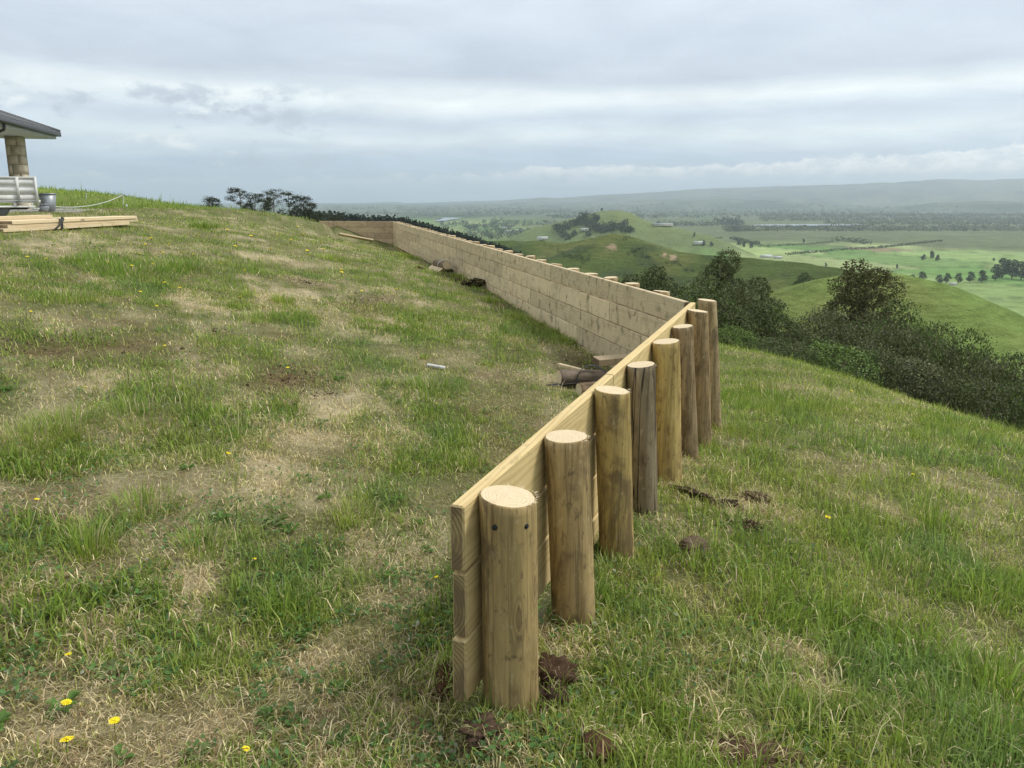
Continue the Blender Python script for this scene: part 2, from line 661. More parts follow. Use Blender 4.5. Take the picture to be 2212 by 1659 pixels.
def mat_plain(name, col, var=0.12, scale=8.0, rough=0.7, spec=0.3, metal=0.0, bump=0.15):
    m, N, out = new_mat(name)
    co = obj_coord(N)
    rnd = N.new('ShaderNodeObjectInfo').outputs['Random']
    n = N.noise(co, scale, 6, 0.6, 0.2, w=N.math('MULTIPLY', rnd, 50))
    n2 = N.noise(co, scale * 7, 3, 0.6)
    a = tuple(c * (1 - var * 1.6) for c in col)
    b = tuple(min(1, c * (1 + var)) for c in col)
    c = N.mix(N.smooth(n, 0.3, 0.7), a, b)
    c = N.mix(N.math('MULTIPLY', N.smooth(n2, 0.55, 0.8), 0.25), c, a)
    principled(N, out, c, rough, spec, metal, n2, bump, 0.004)
    return m


def mat_board(name, light, dark, stain=0.0, weather=0.0):
    m, N, out = new_mat(name)
    co = obj_coord(N)
    x, y, z = N.sep(co)
    rnd = N.new('ShaderNodeObjectInfo').outputs['Random']
    w = N.math('MULTIPLY', rnd, 61.0)
    n1 = N.noise(N.comb(N.math('MULTIPLY', x, 1.3), N.math('MULTIPLY', y, 5), N.math('MULTIPLY', z, 5)), 1.0, 3, 0.5, w=w)
    n2 = N.noise(N.comb(N.math('MULTIPLY', x, 1.1), N.math('MULTIPLY', y, 6), N.math('MULTIPLY', z, 6)), 1.0, 2, 0.5, w=N.math('ADD', w, 9.0))
    py = N.math('MULTIPLY', N.math('SUBTRACT', N.math('FRACT', N.math('MULTIPLY', rnd, 7.3)), -1.2), 0.055)
    pz = N.math('SUBTRACT', N.math('MULTIPLY', N.math('FRACT', N.math('MULTIPLY', rnd, 13.7)), 0.22), 0.11)
    yy = N.math('ADD', N.math('SUBTRACT', y, py), N.math('MULTIPLY', N.math('SUBTRACT', n1, 0.5), 0.05))
    zz = N.math('ADD', N.math('SUBTRACT', z, pz), N.math('MULTIPLY', N.math('SUBTRACT', n2, 0.5), 0.07))
    rad = N.math('SQRT', N.math('ADD', N.math('MULTIPLY', yy, yy), N.math('MULTIPLY', zz, zz)))
    rad = N.math('ADD', rad, N.math('MULTIPLY', x, 0.014))
    ring = N.math('ADD', N.math('MULTIPLY', N.math('SINE', N.math('MULTIPLY', rad, 2 * math.pi / 0.0115)), 0.5), 0.5)
    ring = N.math('POWER', ring, 2.2)
    fib = N.noise(N.comb(N.math('MULTIPLY', x, 7), N.math('MULTIPLY', y, 190), N.math('MULTIPLY', z, 190)), 1.0, 3, 0.6, w=w)
    blot = N.noise(N.comb(N.math('MULTIPLY', x, 2.2), N.math('MULTIPLY', y, 6), N.math('MULTIPLY', z, 6)), 1.0, 4, 0.55, w=N.math('ADD', w, 3.0))
    f = N.math('ADD', N.math('MULTIPLY', ring, 0.5), N.math('MULTIPLY', N.math('SUBTRACT', fib, 0.5), 0.5))
    f = N.math('ADD', f, N.math('MULTIPLY', N.math('SUBTRACT', blot, 0.45), 0.9), clamp=True)
    col = N.mix(f, light, dark)
    # knots
    vor = N.new('ShaderNodeTexVoronoi')
    vor.voronoi_dimensions = '4D'
    N.set(vor.inputs['Vector'], N.comb(N.math('MULTIPLY', x, 2.0), N.math('MULTIPLY', y, 3.0), N.math('MULTIPLY', z, 6.0)))
    N.set(vor.inputs['W'], w)
    vor.inputs['Scale'].default_value = 1.0
    kn = N.smooth(vor.outputs['Distance'], 0.16, 0.08)
    col = N.mix(N.math('MULTIPLY', kn, 0.75), col, tuple(c * 0.34 for c in dark))
    sp = N.noise(N.comb(N.math('MULTIPLY', x, 14), N.math('MULTIPLY', y, 30), N.math('MULTIPLY', z, 30)), 1.0, 6, 0.7, w=w)
    col = N.mix(N.math('MULTIPLY', N.smooth(sp, 0.56, 0.72), 0.45), col, tuple(c * 0.5 for c in dark))
    if stain > 0:
        st = N.noise(N.comb(N.math('MULTIPLY', x, 12.0), N.math('MULTIPLY', y, 2), N.math('ADD', N.math('MULTIPLY', z, 7.0), w)), 1.0, 6, 0.66, 0.4, w=N.math('ADD', w, 20.0))
        col = N.mix(N.math('MULTIPLY', N.smooth(st, 0.51, 0.66), stain * 1.05), col, tuple(c * 0.42 for c in dark))
        st3 = N.noise(N.comb(N.math('MULTIPLY', x, 2.7), N.math('MULTIPLY', y, 2), N.math('MULTIPLY', z, 5.0)), 1.0, 4, 0.6, 0.3, w=N.math('ADD', w, 51.0))
        col = N.mix(N.math('MULTIPLY', N.smooth(st3, 0.52, 0.70), stain * 0.4), col, tuple(c * 0.6 for c in dark))
        # narrow marks left by packing strips
        sx = N.math('FRACT', N.math('ADD', N.math('ADD', N.math('MULTIPLY', x, 1.45), w), N.math('MULTIPLY', N.math('SUBTRACT', blot, 0.5), 0.10)))
        sl = N.math('MULTIPLY', N.smooth(N.math('ABSOLUTE', N.math('SUBTRACT', sx, 0.5)), 0.03, 0.008), N.smooth(st, 0.44, 0.62))
        col = N.mix(N.math('MULTIPLY', sl, stain * 0.06), col, tuple(c * 0.4 for c in dark))
        st2 = N.noise(N.comb(N.math('MULTIPLY', x, 5.0), N.math('MULTIPLY', y, 2), N.math('MULTIPLY', z, 3.0)), 1.0, 3, 0.6, w=N.math('ADD', w, 33.0))
        col = N.mix(N.math('MULTIPLY', N.smooth(st2, 0.55, 0.72), 0.35), col, tuple(min(1, c * 1.25) for c in light))
    if weather > 0:
        col = N.mix(weather, col, (0.30, 0.27, 0.23))
    # sawn end grain is darker and redder than the faces
    geo = N.new('ShaderNodeNewGeometry')
    vt = N.new('ShaderNodeVectorTransform')
    vt.vector_type = 'NORMAL'
    vt.convert_from = 'WORLD'
    vt.convert_to = 'OBJECT'
    N.set(vt.inputs[0], geo.outputs['True Normal'])
    endf = N.smooth(N.math('ABSOLUTE', N.sep(vt.outputs[0])[0]), 0.6, 0.8)
    en = N.noise(N.comb(N.math('MULTIPLY', y, 12), N.math('MULTIPLY', z, 9), x), 1.0, 4, 0.6, 0.3, w=w)
    endc = N.mix(N.math('MULTIPLY', ring, N.smooth(blot, 0.35, 0.6, 0.35, 0.9)), tuple(c * 0.66 for c in light), tuple(c * 0.36 for c in dark))
    endc = N.mix(1.0, endc, (0.76, 0.74, 0.72), 'MULTIPLY')
    endc = N.mix(N.smooth(N.math('FRACT', N.math('MULTIPLY', rnd, 3.7)), 0.35, 0.6, 0.0, 0.55), endc, (0.17, 0.12, 0.07))
    endc = N.mix(N.math('MULTIPLY', N.smooth(en, 0.43, 0.58), 0.75), endc, (0.13, 0.085, 0.048))
    col = N.mix(endf, col, endc)
    tone = N.math('ADD', 0.84 if stain > 0 else 0.88, N.math('MULTIPLY', N.math('FRACT', N.math('MULTIPLY', rnd, 5.1)), 0.30 if stain > 0 else 0.24))
    col = N.mix(1.0, col, N.comb(tone, tone, tone), 'MULTIPLY')
    principled(N, out, col, 0.72, 0.25, 0.0, N.math('ADD', N.math('MULTIPLY', fib, 0.6), N.math('MULTIPLY', ring, 0.4)), 0.35, 0.0025)
    return m


def mat_post(name):
    """debarked pole: colour comes from the object colour"""
    m, N, out = new_mat(name)
    co = obj_coord(N)
    x, y, z = N.sep(co)
    oi = N.new('ShaderNodeObjectInfo')
    w = N.math('MULTIPLY', oi.outputs['Random'], 71.0)
    st = N.noise(N.comb(N.math('MULTIPLY', x, 16), N.math('MULTIPLY', y, 16), N.math('MULTIPLY', z, 1.6)), 1.0, 6, 0.6, 0.3, w=w)
    fine = N.noise(N.comb(N.math('MULTIPLY', x, 95), N.math('MULTIPLY', y, 95), N.math('MULTIPLY', z, 5)), 1.0, 4, 0.6, w=w)
    blot = N.noise(N.comb(N.math('MULTIPLY', x, 6), N.math('MULTIPLY', y, 6), N.math('MULTIPLY', z, 3.5)), 1.0, 6, 0.62, 0.5, w=N.math('ADD', w, 5.0))
    f = N.math('ADD', N.math('MULTIPLY', st, 0.7), N.math('MULTIPLY', fine, 0.35))
    tint = N.ramp(f, [(0.39, (0.45, 0.40, 0.33)), (0.48, (0.82, 0.79, 0.74)), (0.55, (1.02, 1.0, 0.97)), (0.66, (1.28, 1.26, 1.19))])
    col = N.mix(1.0, oi.outputs['Color'], tint, 'MULTIPLY')
    col = N.mix(N.math('MULTIPLY', N.smooth(blot, 0.48, 0.62), 0.74), col, (0.115, 0.078, 0.042))
    bl2 = N.noise(N.comb(N.math('MULTIPLY', x, 30), N.math('MULTIPLY', y, 30), N.math('MULTIPLY', z, 14)), 1.0, 6, 0.7, 0.6, w=N.math('ADD', w, 15.0))
    col = N.mix(N.math('MULTIPLY', N.smooth(bl2, 0.55, 0.66), 0.65), col, (0.08, 0.055, 0.032))
    col = N.mix(N.math('MULTIPLY', N.smooth(bl2, 0.43, 0.34), 0.4), col, (0.55, 0.45, 0.28))
    # knots with turning grain
    vor = N.new('ShaderNodeTexVoronoi')
    vor.voronoi_dimensions = '4D'
    th = N.math('ARCTAN2', y, x)
    N.set(vor.inputs['Vector'], N.comb(N.math('MULTIPLY', x, 13), N.math('MULTIPLY', y, 13), N.math('MULTIPLY', z, 3.4)))
    N.set(vor.inputs['W'], w)
    vor.inputs['Scale'].default_value = 1.0
    dk = N.math('ADD', vor.outputs['Distance'], N.math('MULTIPLY', N.math('SUBTRACT', fine, 0.5), 0.1))
    kr = N.math('ADD', N.math('MULTIPLY', N.math('SINE', N.math('MULTIPLY', dk, 60)), 0.5), 0.5)
    km = N.smooth(dk, 0.30, 0.16)
    col = N.mix(N.math('MULTIPLY', N.math('MULTIPLY', km, kr), 0.75), col, (0.13, 0.08, 0.042))
    col = N.mix(N.math('MULTIPLY', N.smooth(dk, 0.12, 0.05), 0.8), col, (0.10, 0.06, 0.03))
    # drying cracks: more of them where the pole is grey (object alpha)
    cr = N.noise(N.comb(N.math('MULTIPLY', x, 19), N.math('MULTIPLY', y, 19), N.math('MULTIPLY', z, 0.55)), 1.0, 2, 0.5, 0.2, w=N.math('ADD', w, 31.0))
    line = N.smooth(N.math('ABSOLUTE', N.math('SUBTRACT', cr, 0.5)), 0.016, 0.004)
    line = N.math('MULTIPLY', line, oi.outputs['Alpha'])
    col = N.mix(line, col, (0.045, 0.035, 0.028))
    hgt = N.math('SUBTRACT', N.math('ADD', N.math('MULTIPLY', fine, 0.5), st), N.math('MULTIPLY', line, 2.0))
    principled(N, out, col, 0.75, 0.22, 0.0, hgt, 0.5, 0.004)
    return m


def mat_cut(name):
    """freshly sawn pole top with growth rings round the pith"""
    m, N, out = new_mat(name)
    co = obj_coord(N)
    x, y, z = N.sep(co)
    rnd = N.new('ShaderNodeObjectInfo').outputs['Random']
    w = N.math('MULTIPLY', rnd, 71.0)
    n = N.noise(N.comb(N.math('MULTIPLY', x, 14), N.math('MULTIPLY', y, 14), 0.0), 1.0, 3, 0.5, w=w)
    x2, y2 = N.math('SUBTRACT', x, N.math('MULTIPLY', N.math('SUBTRACT', rnd, 0.5), 0.04)), N.math('ADD', y, 0.012)
    r = N.math('SQRT', N.math('ADD', N.math('MULTIPLY', x2, x2), N.math('MULTIPLY', y2, y2)))
    r = N.math('ADD', r, N.math('MULTIPLY', N.math('SUBTRACT', n, 0.5), 0.034))
    ring = N.math('ADD', N.math('MULTIPLY', N.math('SINE', N.math('MULTIPLY', r, 2 * math.pi / 0.0105)), 0.5), 0.5)
    saw = N.noise(N.comb(N.math('MULTIPLY', x, 260), N.math('MULTIPLY', y, 30), 0.0), 1.0, 3, 0.6, w=w)
    big = N.noise(N.comb(N.math('MULTIPLY', x, 40), N.math('MULTIPLY', y, 40), 2.0), 1.0, 3, 0.6, w=w)
    col = N.mix(N.math('MULTIPLY', N.math('POWER', ring, 1.5), N.smooth(big, 0.3, 0.65, 0.1, 0.5)), (0.66, 0.54, 0.35), (0.44, 0.31, 0.16))
    col = N.mix(N.math('MULTIPLY', N.smooth(saw, 0.5, 0.75), 0.3), col, (0.82, 0.74, 0.58))
    bl = N.noise(co, 18, 4, 0.6, w=w)
    col = N.mix(N.math('MULTIPLY', N.smooth(bl, 0.55, 0.75), 0.3), col, (0.42, 0.31, 0.18))
    principled(N, out, col, 0.8, 0.15, 0.0, saw, 0.3, 0.002)
    return m


def mat_leaf(name, trans=0.3, rough=0.55, spec=0.25, bright=1.0):
    m, N, out = new_mat(name)
    at = N.new('ShaderNodeAttribute', attribute_name="Col").outputs['Color']
    if bright != 1.0:
        at = N.mix(1.0, at, (bright, bright, bright), 'MULTIPLY')
    b = N.new('ShaderNodeBsdfPrincipled')
    N.set(b.inputs['Base Color'], at)
    b.inputs['Roughness'].default_value = rough
    b.inputs['Specular IOR Level'].default_value = spec
    t = N.new('ShaderNodeBsdfTranslucent')
    N.set(t.inputs[0], N.mix(1.0, at, (1.15, 1.2, 0.75), 'MULTIPLY'))
    mx = N.new('ShaderNodeMixShader')
    mx.inputs[0].default_value = trans
    N.l.new(b.outputs[0], mx.inputs[1])
    N.l.new(t.outputs[0], mx.inputs[2])
    N.l.new(mx.outputs[0], out.inputs[0])
    return m


def mat_ground(name, scale, var, bump, fine=9.0, terr=0.0):
    m, N, out = new_mat(name)
    at = N.new('ShaderNodeAttribute', attribute_name="Col").outputs['Color']
    co = N.new('ShaderNodeNewGeometry').outputs['Position']
    n = N.noise(co, scale, 7, 0.62, 0.3)
    n2 = N.noise(co, scale * 0.13, 5, 0.6, 0.2)
    k = N.math('ADD', N.math('MULTIPLY', N.math('SUBTRACT', n, 0.5), var * 2), N.math('MULTIPLY', N.math('SUBTRACT', n2, 0.5), var))
    n3 = N.noise(co, scale * fine, 5, 0.7, 0.6)
    k = N.math('ADD', k, N.math('MULTIPLY', N.math('SUBTRACT', n3, 0.5), var * 2.6))
    if terr > 0:
        px_, py_, pz_ = N.sep(co)
        tr_ = N.noise(N.comb(N.math('MULTIPLY', px_, 0.035), N.math('MULTIPLY', py_, 0.035), N.math('MULTIPLY', pz_, 1.1)), 1.0, 5, 0.6, 0.2)
        k = N.math('ADD', k, N.math('MULTIPLY', N.math('SUBTRACT', tr_, 0.5), terr))
    k = N.math('MAXIMUM', N.math('ADD', k, 1.0), 0.25)
    col = N.mix(1.0, at, N.comb(k, k, N.math('POWER', k, 1.3)), 'MULTIPLY')
    principled(N, out, col, 0.95, 0.05, 0.0, N.math('ADD', n, N.math('MULTIPLY', n3, 0.35)), bump, 0.5 / scale)
    return m


def mat_soil():
    m, N, out = new_mat("soil")
    co = obj_coord(N)
    oi = N.new('ShaderNodeObjectInfo')
    w = N.math('MULTIPLY', oi.outputs['Random'], 40)
    n = N.noise(co, 30, 8, 0.7, 0.4, w=w)
    n2 = N.noise(co, 110, 5, 0.7, w=w)
    f = N.math('ADD', N.math('MULTIPLY', n, 0.6), N.math('MULTIPLY', n2, 0.4))
    tint = N.ramp(f, [(0.3, (0.35, 0.32, 0.3)), (0.5, (0.95, 0.95, 0.95)), (0.68, (1.5, 1.45, 1.4))])
    col = N.mix(1.0, oi.outputs['Color'], tint, 'MULTIPLY')
    col = N.mix(N.math('MULTIPLY', N.smooth(n2, 0.62, 0.75), 0.4), col, (0.30, 0.23, 0.13))
    principled(N, out, col, 0.95, 0.05, 0.0, f, 1.0, 0.02)
    return m


M = {}
M['board_fresh'] = mat_board("board_fresh", (0.66, 0.51, 0.25), (0.46, 0.325, 0.14))
M['board_face'] = mat_board("board_face", (0.76, 0.615, 0.385), (0.56, 0.43, 0.245), stain=0.85)
M['board_old'] = mat_board("board_old", (0.58, 0.44, 0.26), (0.38, 0.27, 0.15), stain=0.5, weather=0.15)
M['board_new'] = mat_board("board_new", (0.70, 0.57, 0.36), (0.53, 0.40, 0.23))
M['post'] = mat_post("post_side")
M['cut'] = mat_cut("post_cut")
M['grass'] = mat_leaf("grass_blades", 0.40, 0.6, 0.2)
M['leaf'] = mat_leaf("leaves", 0.14, 0.75, 0.12)
M['ground'] = mat_ground("ground", 9.0, 0.55, 0.8)
M['valley'] = mat_ground("valley", 0.22, 0.5, 1.0, 5.0, 1.15)
M['soil'] = mat_soil()
M['bark'] = mat_plain("bark", (0.16, 0.125, 0.095), 0.3, 6.0, 0.9, 0.1, 0, 0.6)
M['strap'] = mat_plain("strap", (0.022, 0.022, 0.024), 0.2, 12, 0.45, 0.4)
M['white_plastic'] = mat_plain("white_plastic", (0.62, 0.62, 0.60), 0.08, 20, 0.5, 0.4)
M['roof_metal'] = mat_plain("roof_metal", (0.115, 0.12, 0.125), 0.12, 2.0, 0.45, 0.4)
M['gutter'] = mat_plain("gutter", (0.035, 0.034, 0.034), 0.1, 4.0, 0.4, 0.4)
M['fascia'] = mat_plain("fascia", (0.52, 0.54, 0.55), 0.05, 2.0, 0.5, 0.3)
M['soffit'] = mat_plain("soffit", (0.62, 0.62, 0.60), 0.04, 2.0, 0.7, 0.2)
M['stone'] = mat_plain("stone_block", (0.56, 0.49, 0.36), 0.14, 5.0, 0.85, 0.15, 0, 0.3)
M['mortar'] = mat_plain("mortar", (0.27, 0.23, 0.16), 0.1, 20.0, 0.95, 0.1)
M['concrete'] = mat_plain("concrete", (0.30, 0.29, 0.27), 0.2, 5.0, 0.9, 0.15, 0, 0.3)
M['alloy'] = mat_plain("alloy_panel", (0.70, 0.69, 0.66), 0.12, 3.0, 0.62, 0.3, 0.0, 0.1)
M['zinc'] = mat_plain("zinc", (0.30, 0.315, 0.33), 0.2, 9.0, 0.45, 0.5, 0.45, 0.1)
M['grey_guard'] = mat_plain("grey_guard", (0.19, 0.19, 0.185), 0.1, 4.0, 0.5, 0.35)
M['rubber'] = mat_plain("rubber", (0.025, 0.025, 0.025), 0.2, 10.0, 0.8, 0.2)
M['dark_steel'] = mat_plain("dark_steel", (0.05, 0.05, 0.052), 0.2, 10.0, 0.55, 0.4, 0.3)
M['petal'] = mat_plain("petal", (0.86, 0.68, 0.02), 0.12, 60.0, 0.6, 0.2)
M['stem'] = mat_plain("stem", (0.12, 0.17, 0.05), 0.2, 60.0, 0.7, 0.2)
M['cream_wall'] = mat_plain("cream_wall", (0.62, 0.58, 0.5), 0.06, 1.0, 0.8, 0.2)
M['white_roof'] = mat_plain("white_roof", (0.52, 0.53, 0.54), 0.05, 1.0, 0.5, 0.3)
M['grey_roof'] = mat_plain("grey_roof", (0.33, 0.35, 0.36), 0.08, 1.0, 0.5, 0.3)
M['window'] = mat_plain("window_dark", (0.03, 0.035, 0.045), 0.1, 1.0, 0.1, 0.6)


def mat_water():
    m, N, out = new_mat("water")
    co = N.new('ShaderNodeNewGeometry').outputs['Position']
    n = N.noise(co, 0.05, 4, 0.6)
    principled(N, out, (0.16, 0.18, 0.19), 0.16, 0.5, 0.0)
    return m


M['water'] = mat_water()


# ------------------------------------------------------------------ near ground: what grows where
def gauss_ctrl(lst):
    out = []
    for px, py, w, h, k in lst:
        c = on_ground(px, py)
        a, b = on_ground(px, py - h), on_ground(px, min(py + h, 1900))
        d = np.linalg.norm(c - EYE)
        ry = max(0.5 * np.linalg.norm(a - b), 0.05)
        rx = w * d / FPX
        ax = c[:2] / np.linalg.norm(c[:2])
        out.append((c[0], c[1], ax[0], ax[1], rx, ry, k))
    return out


LUSH_PX = [(290, 575, 170, 38, 1.0), (560, 680, 75, 18, .8), (90, 640, 110, 22, .6), (300, 900, 85, 40, .9), (120, 960, 150, 55, .6), (930, 835, 75, 32, 1.),
           (830, 705, 100, 24, .7), (130, 1180, 120, 50, 1.), (580, 880, 90, 24, .8), (620, 1310, 85, 40, .9), (430, 1235, 60, 28, .7), (1040, 890, 80, 30, .7),
           (440, 488, 30, 12, 1.), (930, 610, 110, 25, .9), (1010, 690, 70, 30, .6), (230, 1350, 170, 26, .6), (520, 1150, 110, 26, .5), (1090, 720, 90, 40, .5),
           (60, 830, 100, 30, .5), (820, 1100, 80, 20, .5), (960, 1330, 40, 60, .5), (860, 560, 60, 14, .6), (420, 750, 80, 12, .5),
           (2100, 1520, 200, 120, 1.), (1900, 1230, 130, 45, .7), (1610, 1000, 60, 30, .6), (1660, 880, 80, 25, .7), (2000, 980, 200, 30, .5), (1350, 1290, 40, 30, .6),
           (1300, 1450, 60, 40, .5), (2150, 1250, 100, 60, .8), (1700, 1300, 60, 30, .5), (80, 1640, 120, 20, .7), (900, 1640, 60, 30, .6)]
STRAW_PX = [(430, 668, 70, 18, 1.), (640, 640, 90, 24, .9), (760, 705, 60, 14, .8), (780, 890, 110, 22, .8), (530, 1020, 55, 30, 1.), (640, 965, 70, 20, .9),
            (375, 1270, 65, 40, 1.), (700, 1480, 110, 40, .7), (450, 1600, 110, 24, .7), (190, 1570, 80, 26, .7), (560, 1540, 40, 18, .6), (590, 560, 70, 9, .8), (40, 540, 70, 16, .7),
            (230, 528, 110, 12, .7), (900, 940, 45, 12, .7), (860, 1240, 70, 30, .5), (740, 1185, 60, 26, .6), (980, 1610, 60, 26, .6), (880, 1440, 50, 40, .6),
            (460, 1420, 80, 30, .6), (560, 620, 80, 14, .5), (850, 640, 70, 14, .6), (30, 1300, 50, 50, .8), (300, 1480, 60, 20, .7),
            (1740, 1370, 70, 26, 1.), (1700, 1150, 45, 14, .9), (1760, 1450, 60, 20, .8), (1900, 1490, 60, 18, .8), (1250, 1340, 60, 36, .8), (1640, 1620, 130, 40, 1.),
            (1480, 1500, 60, 30, .5), (1950, 1130, 90, 20, .6), (1580, 1090, 90, 16, .7), (1850, 860, 120, 10, .4), (1400, 1560, 70, 26, .6), (2000, 1050, 120, 16, .5)]
BARE_PX = [(640, 815, 75, 30, .9), (160, 745, 140, 20, .75), (800, 655, 60, 14, .7), (660, 610, 30, 8, .5), (470, 720, 28, 9, .6), (690, 850, 50, 16, .5),
           (1200, 1490, 40, 30, 1.), (1050, 1570, 60, 22, 1.), (960, 1480, 24, 36, .9), (1280, 1600, 60, 24, .8), (1580, 1600, 40, 20, .5), (1230, 1330, 26, 18, .5),
           (1540, 1085, 60, 10, .8), (1625, 1135, 34, 12, .6), (1500, 1190, 30, 10, .6), (1045, 615, 40, 14, .8), (920, 560, 30, 10, .6), (1260, 790, 60, 20, .5), (1640, 1645, 60, 14, .7),
           (980, 600, 20, 8, .6)]
CL, CS, CB = gauss_ctrl(LUSH_PX), gauss_ctrl(STRAW_PX), gauss_ctrl(BARE_PX)


def wall_side(x, y):
    """metres to the downhill side of the wall line (negative: uphill)"""
    da = (x - PA[0]) * NA[0] + (y - PA[1]) * NA[1]
    db = (x - PB[0]) * NB[0] + (y - PB[1]) * NB[1]
    return np.where(y < PB[1], da, db)


def patch(x, y):
    r = np.hypot(x, y)
    wx = x + (fbm(x / 0.5, y / 0.5, 61, 3) - 0.5) * 0.5
    wy = y + (fbm(x / 0.5, y / 0.5, 67, 3) - 0.5) * 0.7

    def ev(c):
        s = np.zeros(x.shape)
        for cx, cy, ax, ay, rx, ry, k in c:
            dx, dy = wx - cx, wy - cy
            v = (dx * ax + dy * ay) / ry
            u = (dx * ay - dy * ax) / rx
            s = np.maximum(s, k * np.exp(-0.7 * (u * u + v * v)))
        return s

    side = sstep(-0.2, 0.8, wall_side(x, y))
    lush = np.clip(0.48 + 0.17 * side + (fbm(x / 0.55, y / 0.55, 71, 4) - 0.5) * 1.5 + (fbm(x / 0.19, y / 0.19, 73, 3) - 0.5) * 1.1, 0, 1)
    straw = np.clip((fbm(x / 0.42, y / 0.42, 77, 4) - 0.47) * 3.0, 0, 1) * (0.75 - 0.40 * side)
    bare = np.clip((fbm(x / 0.5, y / 0.5, 83, 4) - 0.60) * 3.4, 0, 1) * (0.6 - 0.45 * side)
    brk = np.clip(0.5 + (fbm(x / 0.2, y / 0.2, 91, 3) - 0.5) * 3.4, 0, 1.5)
    el, es, eb = ev(CL) * brk, ev(CS) * (1.65 - brk), ev(CB)
    far = sstep(24, 30, r)
    lush = np.clip(lush + el * 0.8 - es * 0.35 + far * 0.6, 0, 1.2)
    straw = np.clip(straw + es * 0.7 + (fbm(x / 0.16, y / 0.16, 79, 2) - 0.5) * 0.8 * (es > 0.1) - el * 0.6 - far * 0.8, 0, 1)
    bare = np.clip(np.maximum(bare - el * 0.4 - far * 0.6, eb), 0, 1)
    return lush, straw, bare


C_LUSH = np.array([0.185, 0.275, 0.050])
C_MID = np.array([0.320, 0.372, 0.088])
C_OLIVE = np.array([0.370, 0.345, 0.135])
C_STRAW = np.array([0.70, 0.59, 0.37])
C_THATCH = np.array([0.38, 0.275, 0.15])
C_SOIL = np.array([0.115, 0.068, 0.038])
C_BLUE = np.array([0.19, 0.28, 0.10])


def polar_grid(az, rr, zfun):
    A, R = np.meshgrid(az, rr)
    x, y = (R * np.sin(A)).ravel(), (R * np.cos(A)).ravel()
    z = zfun(x, y)
    na, nr = len(az), len(rr)
    i, j = np.meshgrid(np.arange(nr - 1), np.arange(na - 1), indexing='ij')
    a = (i * na + j).ravel()
    q = np.stack([a, a + 1, a + na + 1, a + na], 1)[:, ::-1]
    return np.stack([x, y, z], 1), q


front = np.radians(np.arange(-48, 48.01, 0.25))
back = np.radians(np.arange(52, 308.1, 4.0))
azn = np.concatenate([front, back, [math.radians(312)]])
rn = np.exp(np.linspace(math.log(0.35), math.log(135.0), 205))
V, Q = polar_grid(azn, rn, ground_z)
lu, st_, ba = patch(V[:, 0], V[:, 1])
C_BASE = np.array([0.175, 0.165, 0.078])
cg = C_BASE + (np.array([0.085, 0.115, 0.034]) - C_BASE) * np.clip(lu, 0, 1)[:, None] * 0.8
cg = cg + (C_STRAW * 0.68 - cg) * np.clip(st_, 0, 1)[:, None] * 0.85
cg = cg + (C_SOIL * 1.1 - cg) * np.clip(ba, 0, 1)[:, None] * 0.85
rr_ = np.hypot(V[:, 0], V[:, 1])
farc = np.array([0.19, 0.24, 0.055])
f_ = sstep(24, 45, rr_)[:, None]
cg = cg * (1 - f_) + farc * f_
# middle closing cap under the camera
V = np.concatenate([V, [[0, 0, gz(0, 0)]]])
cg = np.concatenate([cg, cg[:1]])
na_ = len(azn)
capt = np.stack([np.full(na_ - 1, len(V) - 1), np.arange(1, na_), np.arange(na_ - 1)], 1)
go = link("ground", make_mesh("ground", V, capt, Q, True, cg), M['ground'])
tag(go, "rough grassy hillside paddock falling away to the right", kind="structure")

# ------------------------------------------------------------------ valley, hills and far range
front = np.radians(np.arange(-50, 50.01, 0.12))
back = np.radians(np.arange(54, 306.1, 6.0))
azf = np.concatenate([front, back, [math.radians(310)]])
rf = np.concatenate([np.exp(np.linspace(math.log(118.0), math.log(420.0), 62)), np.linspace(425, 800, 90), np.exp(np.linspace(math.log(812.0), math.log(18400.0), 122))])


def zvalley(x, y):
    r = np.hypot(x, y)
    return ground_z(x, y) - 2.5 * (1 - sstep(120, 136, r))


V, Q = polar_grid(azf, rf, zvalley)
x, y, z = V.T
r = np.hypot(x, y)
pas = np.array([0.15, 0.215, 0.052])
cv = np.tile(pas, (len(V), 1))
tint = fbm(x / 55.0, y / 55.0, 101, 4)
cv *= (0.80 + 0.4 * tint)[:, None]
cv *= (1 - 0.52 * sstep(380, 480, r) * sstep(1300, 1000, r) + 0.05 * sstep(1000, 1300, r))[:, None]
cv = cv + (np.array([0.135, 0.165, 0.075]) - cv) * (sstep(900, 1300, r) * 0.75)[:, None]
# hill pasture: drier on the upper faces
hz = z - PLAIN
dry = sstep(20, 70, hz) * np.clip((fbm(x / 40.0, y / 40.0, 103, 4) - 0.4) * 2.4, 0, 1)
cv = cv + (np.array([0.20, 0.195, 0.065]) - cv) * dry[:, None] * 0.55
rough_ = sstep(0.56, 0.66, fbm(x / 26.0, y / 26.0, 107, 4)) * sstep(350, 500, r) * sstep(1200, 900, r) * sstep(15, 40, hz)
cv = cv + (np.array([0.055, 0.075, 0.03]) - cv) * rough_[:, None] * 0.75
for px, py, d, rad_ in [(1318, 556, 612, 4.6), (1235, 549, 632, 2.6), (1437, 556, 580, 2.6), (1455, 562, 572, 2.6)]:
    q_ = at_y(px, py, d)
    dd = np.hypot(x - q_[0], (y - q_[1]) * 0.45) + (fbm(x / 4, y / 4, 109, 3) - 0.5) * 8
    k = sstep(rad_, rad_ * 0.5, dd)
    cv = cv + (np.array([0.34, 0.245, 0.16]) - cv) * k[:, None]
